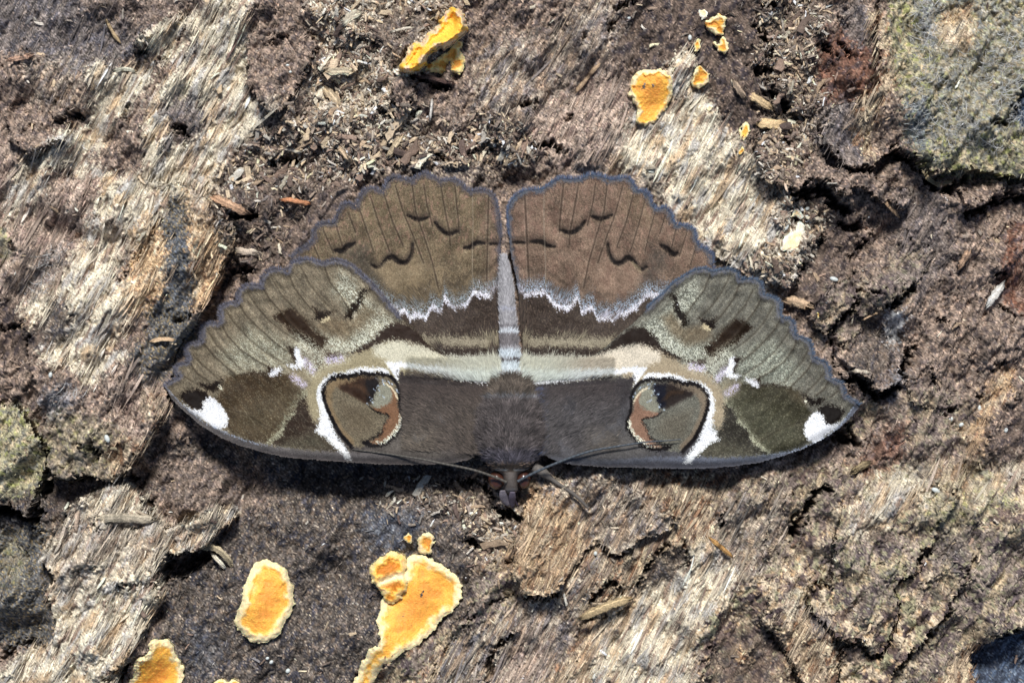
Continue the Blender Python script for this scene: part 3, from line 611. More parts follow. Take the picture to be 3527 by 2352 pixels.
# plates share the sheet's points
ny, nx = sh
for n_, (poly, lift, root, reach, sk, lab) in enumerate(PLATES):
    F, bb = field(poly)
    i0, i1 = np.searchsorted(gx, [max(bb[0], x0), min(bb[1], x1)]); j0, j1 = np.searchsorted(gy, [max(bb[2], y0), min(bb[3], y1)])
    I = np.arange(ny * nx).reshape(ny, nx)[j0:j1, i0:i1]; s_ = I.ravel()
    px, py = QX[s_], QY[s_]
    d = look(F, px + WX[s_] * 5, py + WY[s_] * 5)
    r = np.hypot(px - root[0], py - root[1]) / reach
    prof = ss(0.05, 1.0, r)
    hz = H[s_] - np.minimum(crk[s_], 3.0) * .8 + lift * 1.6 * (.12 + .88 * prof) + noi(px, py, 70, 300 + n_) * .12
    hz -= .35 * ss(-7, 0, d)                                  # worn rim
    hz = np.minimum(hz, lim[s_])
    vm = (d < 0) & (hz > HT[s_] + .05)
    V = vm.reshape(I.shape)
    fm = V[:-1, :-1] & V[1:, :-1] & V[:-1, 1:] & V[1:, 1:]
    # skip crumbs
    if fm.sum() < 40: continue
    o = grid_mesh('bark_plate', XX[s_].reshape(I.shape), YY[s_].reshape(I.shape), (hz * MM).reshape(I.shape), fm, Cl[s_].reshape(*I.shape, 3), M_BARK, skirt=sk * 1.6 * MM)
    link(o, bark)
    if lab: o['label'] = lab
    t = HT[s_].copy(); t[vm] = np.maximum(t[vm], hz[vm]); HT[s_] = t
HT2 = HT.reshape(sh); CC2 = C.reshape(*sh, 3); CW2 = crumbW.reshape(sh)
def hat(px, py, A=HT2):
    """height (mm) or any sheet value under a point"""
    px = np.clip(np.asarray(px, float), x0, x1 - ST); py = np.clip(np.asarray(py, float), y0, y1 - ST)
    u = (px - x0) / ST; v = (py - y0) / ST
    i = u.astype(int); j = v.astype(int); fu = u - i; fv = v - j; i += nO; j += nO
    if A.ndim == 3: fu = fu[..., None]; fv = fv[..., None]
    return A[j, i] * (1 - fu) * (1 - fv) + A[j, i + 1] * fu * (1 - fv) + A[j + 1, i] * (1 - fu) * fv + A[j + 1, i + 1] * fu * fv

#### CHIPS
# ---------------------------------------------------------------- chips and splinters
def chip_arrays(L, Wd, T, r, ns=5, curve=0.0, fray=.35):
    """a torn sliver along +x, metres; frayed ends, two-layered side"""
    V = []; 
    for s in range(ns):
        t = s / (ns - 1); x = (t - .5) * L
        e = r.uniform(.72, 1.0)
        w1 = Wd * .5 * e * (1 + r.uniform(-.3, .3)); w2 = Wd * .5 * e * (1 + r.uniform(-.3, .3)); th = T * (.6 + .4 * e) * (1 + r.uniform(-.25, .25))
        zc = curve * L * (1 - (2 * t - 1) ** 2); off = r.uniform(-.12, .12) * Wd
        jx = r.uniform(-fray, fray) * Wd * .9 if s in (0, ns - 1) else r.uniform(-.05, .05) * L
        V += [(x + jx, -w1 + off, zc), (x - jx, w2 + off, zc - th * .1), (x - jx * .6, w2 * .8 + off, zc + th * r.uniform(.6, 1)), (x + jx * .3, off + r.uniform(-.2, .2) * Wd, zc + th * r.uniform(.85, 1.2)), (x + jx, -w1 * .85 + off, zc + th * r.uniform(.5, .9))]
    Q = []
    for s in range(ns - 1):
        a, b = s * 5, s * 5 + 5
        for k in range(5): k2 = (k + 1) % 5; Q.append((a + k, b + k, b + k2, a + k2))
    e = (ns - 1) * 5
    Tt = [(0, 1, 2), (0, 2, 3), (0, 3, 4), (e, e + 2, e + 1), (e, e + 3, e + 2), (e, e + 4, e + 3)]
    return np.array(V), np.array(Q), np.array(Tt)

cr = random.Random(5)
# candidate places, weighted by how crumbly the sheet is
def chip_places(n, bias, r):
    out = []
    while len(out) < n:
        px = r.uniform(x0 + 10, x1 - 10, 4000); py = r.uniform(y0 + 10, y1 - 10, 4000)
        cwv = hat(px, py, CW2); p = bias + (1 - bias) * cwv
        k = r.uniform(0, 1, 4000) < p
        mdv = look(MF, px.astype(np.float32), py.astype(np.float32)); k &= mdv > 10
        out += list(zip(px[k], py[k], cwv[k]))
    return out[:n]
FUNG_KEEP = []   # filled below: fungi outlines that chips must not cover
CHIPCOL = [(200, 188, 166), (182, 164, 138), (160, 138, 114), (128, 108, 94), (208, 200, 184), (98, 82, 74), (192, 170, 140), (170, 162, 150), (120, 102, 90), (180, 160, 134)]
chip_meshes = []
for k in range(14):
    V, Q, Tt = chip_arrays(1.0, cr.uniform(.16, .42), cr.uniform(.05, .12), cr, 6, cr.uniform(0, .1), .5)
    base = np.array(CHIPCOL[k % len(CHIPCOL)], float)
    col = lin(np.minimum(base[None] * np.array([[cr.uniform(.95, 1.2)] for _ in V]), 225))
    me = mesh_np('wood_chip', V, quads=Q, tris=Tt, col=col, mats=[M_CHIP], smooth=False)
    chip_meshes.append(me)

#### FUNGI
FUNGI = [  # polygon, dome mm, pale rim width, palette, rise mm, label
 (tB(1710,50, 1790,80, 1840,140, 1855,210, 1845,290, 1800,340, 1740,370, 1700,420, 1640,450, 1600,425, 1560,450, 1520,490, 1480,530, 1485,590, 1440,640, 1350,665, 1280,650, 1200,600, 1260,550, 1300,480, 1340,400, 1390,380, 1440,380, 1490,290, 1560,260, 1600,190, 1640,110, 1690,80), 2.2, 14, 'curl', 1.8, 'curled yellow orange fungus strip folded over in the top centre'),
 (tB(1400,655, 1480,600, 1560,540, 1700,440, 1760,370, 1815,370, 1815,430, 1780,450, 1830,500, 1840,570, 1800,680, 1770,690, 1740,650, 1710,705, 1650,680, 1560,650), .6, 10, 'sheet', .3, 'flat cream and orange fungus sheet lying beneath the curled strip'),
 (tB(1185,610, 1230,650, 1320,670, 1335,695, 1260,710, 1205,670), .5, 9, 'pale', .25, 'thin cream fungus rim under the lower end of the curled strip'),
 (tC(950,830, 960,780, 980,710, 1030,650, 1080,625, 1150,640, 1200,620, 1240,605, 1290,630, 1310,665, 1345,680, 1355,730, 1350,830, 1330,920, 1290,990, 1240,1050, 1180,1110, 1090,1145, 1040,1125, 1015,1065, 1040,990, 1010,960, 990,900, 955,860), .9, 9, 'orange', .4, 'large orange fungus patch above the right hind wing on pale wood'),
 (tC(1525,700, 1545,650, 1555,620, 1600,578, 1640,610, 1680,650, 1690,700, 1650,760, 1600,800, 1530,790, 1495,745), .6, 8, 'orange', .3, 'small ragged orange fungus to the right of the large top patch'),
 (tC(1580,100, 1640,80, 1668,110, 1660,160, 1620,187, 1590,150), .5, 14, 'pale', .3, 'cream fungus scrap at the top edge above the orange cluster'),
 (tC(1630,190, 1680,180, 1730,140, 1760,105, 1835,150, 1825,240, 1800,328, 1730,322, 1690,290, 1640,235), .7, 9, 'orange', .3, 'wedge shaped orange fungus, biggest of the cluster near the top'),
 (tC(1537,390, 1570,345, 1602,360, 1592,440, 1575,488, 1540,450), .5, 6, 'orange', .3, 'narrow upright orange fungus on the left of the top cluster'),
 (tC(1780,335, 1830,340, 1857,400, 1842,470, 1800,492, 1760,462, 1750,430, 1700,395, 1715,370, 1765,400), .6, 7, 'orange', .3, 'hook shaped orange fungus below the wedge shaped one'),
 (tC(1970,1120, 2020,1088, 2057,1140, 2042,1210, 2000,1262, 1952,1255, 1950,1180), .5, 10, 'orange', .3, 'leaf shaped yellow fungus with a cream rim on dark wood'),
 (tC(1938,1355, 1970,1310, 2007,1340, 1990,1390, 1950,1402), .5, 7, 'orange', .3, 'tiny round yellow fungus below the leaf shaped one'),
 (tC(1650,940, 1700,928, 1712,980, 1680,1032, 1650,1005), .4, 9, 'pale', .3, 'small pale peach fungus dot between the orange patches'),
 (tF(265,285, 310,310, 355,340, 367,400, 330,408, 290,385, 238,395, 275,350), .5, 20, 'pale', .3, 'upper cream white fungus crust right of the hind wing'),
 (tF(290,450, 320,418, 365,430, 375,500, 388,560, 345,600, 350,660, 300,702, 250,695, 155,690, 170,620, 180,570, 240,520, 290,510), .6, 20, 'pale', .3, 'lower and larger cream white fungus crust right of the hind wing'),
 (tP(597,1283, 625,1286, 646,1296, 661,1308, 666,1326, 674,1346, 677,1372, 675,1398, 656,1426, 648,1446, 631,1466, 610,1475, 590,1474, 569,1469, 548,1449, 537,1431, 538,1413, 553,1387, 556,1357, 569,1321, 579,1298), 1.0, 17, 'orange', .5, 'oval orange fungus with a cream rim on the dark lower wood'),
 (tI(1290,440, 1380,405, 1480,410, 1580,480, 1700,545, 1790,620, 1818,720, 1780,870, 1710,950, 1650,965, 1590,1040, 1500,1150, 1380,1250, 1270,1285, 1190,1385, 1080,1420, 1010,1568, 990,1700, 780,1700, 820,1540, 890,1450, 885,1400, 935,1320, 950,1270, 1040,1220, 1060,1130, 1028,1000, 1070,900, 1080,790, 1200,700, 1290,600), .8, 17, 'orange', .4, 'largest orange fungus sheet running down to the lower edge'),
 (tI(975,520, 1010,470, 1110,400, 1180,380, 1260,395, 1310,440, 1310,520, 1290,590, 1320,640, 1315,720, 1260,800, 1200,855, 1120,840, 1080,770, 1010,680, 973,600), 1.3, 15, 'lobed', 1.0, 'lobed orange fungus overlapping the upper left of the largest sheet'),
 (tI(1278,245, 1320,208, 1360,228, 1367,270, 1345,310, 1315,318, 1300,290), .6, 7, 'orange', .3, 'tiny round orange fungus above the largest sheet'),
 (tI(1397,290, 1430,240, 1470,208, 1550,215, 1565,300, 1530,350, 1532,390, 1490,422, 1410,402), .7, 9, 'orange', .4, 'small upright orange fungus touching the top of the largest sheet'),
 (tH(1140,1620, 1150,1540, 1190,1500, 1200,1400, 1230,1340, 1330,1300, 1340,1180, 1430,1158, 1500,1170, 1560,1220, 1570,1290, 1640,1370, 1655,1480, 1640,1640, 1400,1750, 1200,1720), .9, 15, 'orange', .4, 'orange fungus at the lower left edge beside pale wood'),
 (tH(1860,1640, 1900,1560, 1990,1518, 2060,1538, 2110,1518, 2165,1568, 2180,1660, 2000,1750), .8, 10, 'orange', .4, 'yellow fungus just cut by the bottom edge of the picture'),
 (tF(473,1275, 498,1243, 527,1262, 518,1290, 490,1302), .5, 6, 'orange', .3, 'minute orange fungus bead beside the right fore wing'),
]
PAL = {'orange': ((243, 222, 172), (245, 180, 78), (222, 146, 66)), 'pale': ((232, 226, 208), (236, 216, 176), (236, 208, 158)),
       'sheet': ((244, 222, 158), (242, 204, 120), (226, 154, 62)), 'curl': ((224, 194, 154), (246, 190, 74), (248, 194, 68)),
       'lobed': ((244, 216, 152), (244, 186, 84), (204, 126, 42))}
def build_fungus(poly, dome, rim, pal, rise, label):
    poly = smooth_poly(poly, 1)
    a = np.array(poly); s = 1.6
    gx_ = np.arange(a[:, 0].min() - 6, min(a[:, 0].max() + 6, 2425), s); gy_ = np.arange(max(a[:, 1].min() - 6, -70), min(a[:, 1].max() + 6, 1640), s)
    X, Y = np.meshgrid(gx_.astype(np.float32), gy_.astype(np.float32)); x, y = X.ravel(), Y.ravel()
    e = noi(x, y, 20, 401, 'hill') * 1.1 + noi(x, y, 45, 402, 'hill') * 1.0
    d = -(sdf(x, y, poly) + e)                               # inside distance
    big = max(d.max(), 6)
    c0, c1, c2 = [np.array(c, float) for c in PAL[pal]]
    wob = noi(x, y, 40, 403, 'soft')
    rim = min(rim, big * .62)
    if pal == 'orange' and big < 16: t1 = ss(big * .28, big * .7, d + wob * .8); t2 = ss(big * .6, big, d) * .6
    elif pal == 'orange': t1 = ss(rim * .5, rim * 1.5, d + wob * 3); t2 = ss(rim * 1.5, big * .95, d + wob * 6) * .75
    elif pal == 'curl': t1 = ss(rim * .2, rim * 1.1, d + wob * 7); t2 = ss(rim, big, d) * .3
    elif pal == 'sheet': t1 = ss(4, rim, d + wob * 4); t2 = ss(rim * 1.1, big * .8, d + wob * 8) * .9
    elif pal == 'lobed': t1 = ss(rim * .2, rim * 1.1, d + wob * 3); t2 = ss(rim * .9, big * .75, d + wob * 5)
    else: t1 = ss(3, rim, d + wob * 3); t2 = ss(rim * .5, big, d) * .4
    c = c0 + (c1 - c0) * t1[:, None]; c = c + (c2 - c) * t2[:, None]
    c *= (1 + noi(x, y, 6, 404, 'band') * .018 + noi(x, y, 30, 405) * .02)[:, None]
    sp = ss(2.4, 2.8, noi(x, y, 9, 406))[:, None]; c = c * (1 - sp * .45) + np.array([90, 60, 35.]) * sp * .45
    hb = hat(x, y); hs = np.zeros_like(hb); cnt = 0
    for dx in (-26, -13, 0, 13, 26):
        for dy in (-26, -13, 0, 13, 26): hs += hat(x + dx, y + dy); cnt += 1
    hs = hs / cnt + .12
    rimp = np.sin(np.clip(d / (rim * 1.3), 0, 1) * math.pi) * .28 * dome
    h = hs + rise + dome * .55 * np.sqrt(np.clip(d / (rim * .9), 0, 1)) + rimp - .22 * dome * t2 + noi(x, y, 7, 407, 'band') * .03 * t1
    if pal == 'curl':                                         # folded back: rolled rim, hollow along the far side
        h += .4 * ss(0, 14, d) + 1.3 * np.exp(-(pdist(x, y, smooth_poly(tB(1745,110, 1800,200, 1770,290, 1690,350, 1600,390, 1500,470, 1420,570, 1290,615), 2, False)) / 11) ** 2)
    if pal == 'lobed': 
        cut = pdist(x, y, tI(1300,600, 1200,610, 1080,660)); h -= .5 * np.exp(-(cut / 9) ** 2); w_ = np.exp(-(cut / 10) ** 2)[:, None]; c = c * (1 - w_) + np.array([252, 234, 190.]) * w_
    V = (d > 0).reshape(X.shape); fm = V[:-1, :-1] & V[1:, :-1] & V[:-1, 1:] & V[1:, 1:]
    wx, wy, wz = W(x, y, h)
    cx, cy = a[:, 0].mean(), a[:, 1].mean(); ox, oy, oz = W(cx, cy, float(hat(cx, cy)))
    o = grid_mesh('crust_fungus', wx.reshape(X.shape), wy.reshape(X.shape), wz.reshape(X.shape), fm, lin(c), M_FUNGUS, skirt=(rise + .9) * MM, origin=(float(ox), float(oy), float(oz)))
    tag(link(o), label, 'fungus', 'orange and cream crust fungi growing on the bark')
    # put the fungus into the height record
    FUNG_KEEP.append(poly)
for f in FUNGI: build_fungus(*f)

keepF = np.full(LX.shape, 999.0, np.float32)
for p in FUNG_KEEP:
    F, bb = field(p, 40); keepF = np.minimum(keepF, F)
def clear_of_fungi(px, py, m): return look(keepF, np.float32(px), np.float32(py)) > m

from mathutils import Matrix, Vector, Euler
r_ = np.random.default_rng(11)
places = [p for p in chip_places(1400, .012, r_) if clear_of_fungi(p[0], p[1], 14)]
done = 0
for k, (px, py, cv) in enumerate(places):
    if done >= 270: break
    if not (15 < px < 2336 and 10 < py < 1558): continue
    L = (13 + 44 * cr.random() ** 1.8) * K * (1.1 if cv > .5 else .7)
    o = bpy.data.objects.new('wood_chip', chip_meshes[done % 14])
    h = float(hat(px, py)); X, Y, Z = W(px, py, h)
    o.location = (float(X), float(Y), float(Z) + .00012 + L * .05); sx = cr.uniform(.6, 1.3)
    o.scale = (L, L * sx, L * cr.uniform(.6, 1.3))
    o.rotation_euler = (cr.uniform(-.35, .35), cr.uniform(-.4, .4), cr.uniform(0, math.pi) if cr.random() < .5 else math.radians(GR) + cr.gauss(0, .35))
    link(o, bark); done += 1
# small debris, too many to count: one part
def scatter(name, n, bias, lmin, lmax, seed, parent):
    r = np.random.default_rng(seed); rr = random.Random(seed)
    pl = [p for p in chip_places(n, bias, r) if clear_of_fungi(p[0], p[1], 6)]
    VS, QS, TS, CS_ = [], [], [], []; off = 0
    for px, py, cv in pl:
        L = (lmin + (lmax - lmin) * rr.random() ** 2.2) * K
        V, Q, Tt = chip_arrays(L, L * rr.uniform(.12, .45), L * rr.uniform(.06, .16), rr, 4, rr.uniform(0, .12), .5)
        e = Euler((rr.uniform(-.6, .6), rr.uniform(-.6, .6), rr.uniform(0, 6.28))).to_matrix()
        V = V @ np.array(e).T
        X, Y, Z = W(px, py, float(hat(px, py))); V += np.array([float(X), float(Y), float(Z) + L * .06])
        if rr.random() < .22 + .34 * cv: c = np.array(CHIPCOL[rr.randrange(10)], float) * 1.1
        else: c = hat(px, py, CC2) * .7 + np.array(CHIPCOL[rr.randrange(10)], float) * .3
        c = np.minimum(c * rr.uniform(.75, 1.2), 225)
        VS.append(V); QS.append(Q + off); TS.append(Tt + off); CS_.append(np.repeat(c[None], len(V), 0)); off += len(V)
    me = mesh_np(name, np.concatenate(VS), quads=np.concatenate(QS), tris=np.concatenate(TS), col=lin(np.concatenate(CS_)), mats=[M_SPLINT], smooth=False)
    o = bpy.data.objects.new(name, me); link(o, parent); tag(o, kind='stuff'); return o
scatter('wood_crumbs', 19000, .016, 3, 24, 21, bark)

def fibres(name, n, wfun, col_fun, lmin, lmax, wmin, wmax, spread, seed, lift=.05, seg=5, ang=GR, curl=0.0):
    r = np.random.default_rng(seed); PXs, PYs = [], []
    got = 0
    while got < n:
        px = r.uniform(x0 + 10, x1 - 10, 20000); py = r.uniform(y0 + 10, y1 - 10, 20000)
        k = (r.uniform(0, 1, 20000) < wfun(px, py)) & (look(MF, px.astype(np.float32), py.astype(np.float32)) > 8) & (look(keepF, px.astype(np.float32), py.astype(np.float32)) > 5)
        PXs.append(px[k]); PYs.append(py[k]); got += int(k.sum())
    px = np.concatenate(PXs)[:n]; py = np.concatenate(PYs)[:n]
    L = lmin + (lmax - lmin) * r.uniform(0, 1, n) ** 2; a = np.radians(ang + r.normal(0, spread, n)); wd = r.uniform(wmin, wmax, n); cu = r.normal(0, curl, n)
    c = col_fun(px, py, r); P = []
    for k in range(seg):
        t = k / (seg - 1) - .5; aa = a + cu * t
        qx = px + np.cos(aa) * L * t; qy = py - np.sin(aa) * L * t; wf = wd * (1 - (abs(t) * 2) ** 2 * .85)
        h = hat(qx, qy) + lift + .06 * r.normal(0, 1, n) * (k in (0, seg - 1))
        for sg in (-.5, .5): P.append(np.stack(W(qx + np.sin(aa) * wf * sg, qy + np.cos(aa) * wf * sg, h + .03 * (sg > 0)), 1))
    V = np.stack(P, 1).reshape(-1, 3); i = np.arange(n) * seg * 2
    Q = np.concatenate([np.stack([i + 2 * k, i + 2 * k + 1, i + 2 * k + 3, i + 2 * k + 2], 1) for k in range(seg - 1)])
    o = bpy.data.objects.new(name, mesh_np(name, V, quads=Q, col=lin(np.clip(np.repeat(c, seg * 2, 0), 0, 232)), mats=[M_SPLINT], smooth=True)); link(o, bark); tag(o, kind='stuff')
WW2 = (woodW * (1 - crumbW) * (1 - darkW * .6)).reshape(sh)
DW2 = (np.clip(darkW + .35 * (1 - woodW) * (1 - crumbW), 0, 1)).reshape(sh)
base_c = lambda lo, hi, add: (lambda px, py, r: hat(px, py, CC2) * r.uniform(lo, hi, len(px))[:, None] + add)
fibres('wood_fibres', 15000, lambda a, b: hat(a, b, WW2) ** 2, base_c(.82, 1.1, 0), 14, 90, .7, 2.4, 4.5, 71)
fibres('lifted_slivers', 420, lambda a, b: hat(a, b, WW2) ** 2, base_c(.85, 1.15, 4), 30, 110, 2.5, 7, 9, 74, .3, 6)
fibres('bark_fibres', 5000, lambda a, b: hat(a, b, DW2), base_c(.8, 1.45, 6), 5, 22, .7, 2.0, 24, 72)
webp = [tP(2100,-20, 2160,0, 2150,150, 2240,260, 2330,330, 2300,360, 2190,330, 2110,220, 2090,100), tP(2180,130, 2351,60, 2351,300, 2230,300), tP(2060,240, 2130,240, 2220,350, 2140,370), tP(90,590, 160,560, 100,680, 70,700), tP(110,880, 190,900, 140,960)]
wf_ = np.max([1 - ss(-6, 10, sdf(LX.ravel(), LY.ravel(), p)) for p in webp], 0).reshape(LX.shape)
fibres('cobweb_threads', 1000, lambda a, b: look(wf_, a, b), lambda px, py, r: np.array([[184, 184, 182.]]) * r.uniform(.75, 1.1, len(px))[:, None], 14, 60, .5, 1.1, 50, 73, .12, 6, 40, .9)

# splinters one can tell apart
SPL = [ # points, width, colour, raise mm, label
 (tA(960,190, 1010,290, 1080,385), 9, (188,166,128), .5, 'slim tan splinter on dark bark near the top left corner'),
 (tA(1106,85, 1102,180), 4.5, (180,172,158), .4, 'short grey upright sliver beside the slim tan splinter'),
 (tA(1030,640, 1120,615, 1215,640), 9, (186,186,166), .5, 'pale grey green sliver lying flat under the dark bark hollow'),
 (tA(85,540, 180,525, 285,500), 15, (170,140,118), .5, 'pinkish torn flake on the upper left bark'),
 (tE(1925,205, 2060,270, 2225,350), 18, (196,160,128), 2.2, 'thick tan splinter above the dark hollow left of the hind wing'),
 (tE(2110,680, 2200,700, 2305,715), 16, (190,176,156), 1.2, 'stubby pale splinter between the bark slab and the left wing'),
 (tE(1365,1505, 1460,1480, 1560,1488), 10, (192,166,132), .6, 'short tan splinter on the left slab near the wing edge'),
 (tH(865,85, 1100,70, 1300,95, 1405,85), 19, (190,180,156), .9, 'broad pale splinter bridging the lower left wood'),
 (tH(1800,345, 1920,345, 2020,410, 2095,520), 13, (172,160,130), 2.6, 'curled tan bark shaving arching over the dark lower wood'),
 (tH(1905,400, 1960,470, 2035,545), 9, (208,200,178), 1.8, 'pale sliver beneath the curled bark shaving'),
 (tH(700,10, 690,100, 680,200), 12, (178,160,140), .6, 'upright tan chip left of the broad pale splinter'),
 (tJ(520,985, 640,930, 800,860, 970,810), 18, (196,174,132), 2.4, 'rounded tan twig like splinter crossing the lower wood'),
 (tJ(1690,265, 1780,340, 1890,435), 9, (196,152,92), .7, 'orange tan splinter lying on the stained lower wood'),
 (tF(1045,180, 1120,270, 1215,375), 12, (178,150,118), 1.2, 'leaning tan splinter under the lichen plate'),
 (tF(895,1312, 980,1270, 1060,1235), 5, (184,158,126), .6, 'thin tan sliver beside the white mould patch'),
 (tB(1165,292, 1260,262, 1365,248), 5.5, (196,190,172), .6, 'thin white sliver left of the curled fungus'),
 (tC(475,835, 580,700, 690,580), 9, (176,152,122), .5, 'long slanting tan splinter left of the large orange patch'),
 (tC(2025,840, 2120,900, 2240,975), 17, (186,164,126), 1.6, 'stout tan splinter by the dark hole at the upper right'),
 (tC(1905,730, 1950,810, 2005,885), 15, (160,142,120), 1.2, 'grey tan chip leaning left of the stout splinter'),
 (tF(1765,845, 1810,770, 1855,695), 13, (170,142,116), .9, 'pale brown husk standing on the right bark'),
 (tF(2025,1175, 2090,1080, 2165,990), 19, (208,206,196), .9, 'white lumpy flake on the right bark'),
 (tF(1440,-20, 1560,110, 1700,60), 9, (150,138,108), .5, 'curved rim of torn bark below the lichen plate'),
 (tC(2100,1110, 2230,1120, 2370,1125), 20, (196,172,130), 1.8, 'fibrous tan tuft beside the leaf shaped fungus'),
 (tF(205,1130, 320,1150, 435,1195), 20, (196,170,138), .9, 'frayed tan fibre tuft at the edge of the right fore wing'),
 (tB(1340,685, 1500,690, 1620,730, 1730,745), 11, (96,76,68), 2.4, 'dark bark twig lying across the foot of the fungus sheet'),
 (z2(-60,250, 30,262, 130,278), 12, (176,124,88), 1.6, 'reddish brown chip in the hollow left of the hind wing'),
 (tL(810,200, 870,205, 960,215), 7, (190,180,160), .8, 'cream chip above the dark crack at the right wing edge'),
 (tL(810,1110, 870,1070, 950,1030), 15, (140,126,96), 1.0, 'small greenish knob of wood below the right wing tip'),
 (tB(1130,1420, 1190,1330, 1260,1230), 14, (182,166,136), .9, 'upright pale chip in the crumbs above the left hind wing'),
 (tB(700,1330, 740,1390, 800,1450), 11, (184,164,134), .8, 'tilted cream chip left of the upright one'),
 (tB(720,230, 800,150, 890,110), 17, (206,196,172), 1.0, 'broad white wood fibre bundle at the top centre'),
 (tB(580,640, 700,640, 830,640), 18, (204,190,160), 1.0, 'wide cream chip left of the curled fungus foot'),
 (tB(1540,900, 1530,1000, 1520,1090), 9, (186,184,176), .8, 'grey white sliver below the dark bark tongue'),
 (tB(570,800, 630,860, 690,940), 24, (196,178,146), .8, 'square cream wood flake in the pale crumbs'),
]
def splinter(pts, wd, colr, rise, label, seed):
    r = random.Random(seed); c = smooth_poly(pts, 2, closed=False); c = np.array(c)
    seg = np.r_[0, np.cumsum(np.hypot(*np.diff(c, axis=0).T))]; tot = seg[-1]; ns = max(7, int(tot / 5))
    t = np.linspace(0, 1, ns); px = np.interp(t * tot, seg, c[:, 0]); py = np.interp(t * tot, seg, c[:, 1])
    tx = np.gradient(px); ty = np.gradient(py); ln = np.hypot(tx, ty); tx /= ln; ty /= ln
    hm = float(np.median(hat(px, py))); ends = hat(px, py)
    V, Cc = [], []; nk = 14
    prof = [r.uniform(.6, 1.25) for _ in range(nk)]; tone = [r.uniform(.72, 1.12) for _ in range(nk)]; ej = [r.uniform(-.9, .9) for _ in range(nk)]; ej2 = [r.uniform(-.9, .9) for _ in range(nk)]
    for s in range(ns):
        e = min(1, (math.sin(math.pi * min(max(t[s], .0), 1)) + .12) * 1.9) ** .7
        h = max(hm, float(ends[s]) if rise < 1.1 else hm) + rise * (.35 + .65 * math.sin(math.pi * t[s]) ** .6)
        for k in range(nk):
            a = 2 * math.pi * k / nk
            pr = prof[k] * (1 + r.uniform(-.28, .28))
            u = math.cos(a) * wd * .5 * e * pr; v = (math.sin(a) * .5 * pr + .05) * wd * .27 * max(e, .35)
            j = (ej if s == 0 else ej2)[k] * wd * .8 if s in (0, ns - 1) else (ej if s == 1 else ej2)[k] * wd * .35 if s in (1, ns - 2) else r.uniform(-1, 1) * .8
            qx = px[s] - ty[s] * u + tx[s] * j; qy = py[s] + tx[s] * u + ty[s] * j
            X, Y, Z = W(qx, qy, h + v * K / MM); V.append((float(X), float(Y), float(Z)))
            Cc.append(np.minimum(np.array(colr) * np.array([1.06, 1.04, 1.04]) * tone[k] * r.uniform(.9, 1.08), 225))
    V = np.array(V); Q = [(s * nk + k, s * nk + (k + 1) % nk, (s + 1) * nk + (k + 1) % nk, (s + 1) * nk + k) for s in range(ns - 1) for k in range(nk)]
    V = np.concatenate([V, V[:nk].mean(0)[None], V[-nk:].mean(0)[None]]); Cc += [np.array(colr) * .8] * 2
    n0 = ns * nk; Tt = [(n0, (k + 1) % nk, k) for k in range(nk)] + [(n0 + 1, n0 - nk + k, n0 - nk + (k + 1) % nk) for k in range(nk)]
    # the winding depends on which way the section runs round
    org = V[:-2].mean(0); V = V - org
    me = mesh_np('wood_splinter', V, quads=np.array(Q)[:, ::-1], tris=np.array(Tt)[:, ::-1], col=lin(np.array(Cc)), mats=[M_SPLINT], smooth=True)
    o = bpy.data.objects.new('wood_splinter', me); o.location = org
    tag(link(o), label, 'splinter', 'loose splinters and flakes lying on the bark')
for i, s in enumerate(SPL): splinter(*s, 900 + i)

# pale grains and dark beads
def bead(px, py, rx, ry, ang, m, name, label, cat, group):
    n, k = 8, 6; V = []
    for i in range(1, k):
        th = math.pi * i / k
        for j in range(n): V.append((rx * math.sin(th) * math.cos(2 * math.pi * j / n), ry * math.sin(th) * math.sin(2 * math.pi * j / n), min(rx, ry) * .8 * math.cos(th)))
    V += [(0, 0, min(rx, ry) * .8), (0, 0, -min(rx, ry) * .8)]
    Q = [(i * n + j, (i + 1) * n + j, (i + 1) * n + (j + 1) % n, i * n + (j + 1) % n) for i in range(k - 2) for j in range(n)]
    T_ = [(len(V) - 2, j, (j + 1) % n) for j in range(n)] + [(len(V) - 1, (k - 2) * n + (j + 1) % n, (k - 2) * n + j) for j in range(n)]
    me = mesh_np(name, np.array(V) * K, quads=Q, tris=T_, mats=[m])
    o = bpy.data.objects.new(name, me); h = float(hat(px, py)); X, Y, Z = W(px, py, h + .12)
    o.location = (float(X), float(Y), float(Z) + min(rx, ry) * .4 * K); o.rotation_euler = (0, 0, ang)
    tag(link(o), label, cat, group)
GR_G = 'tiny pale grains stuck to the bark'
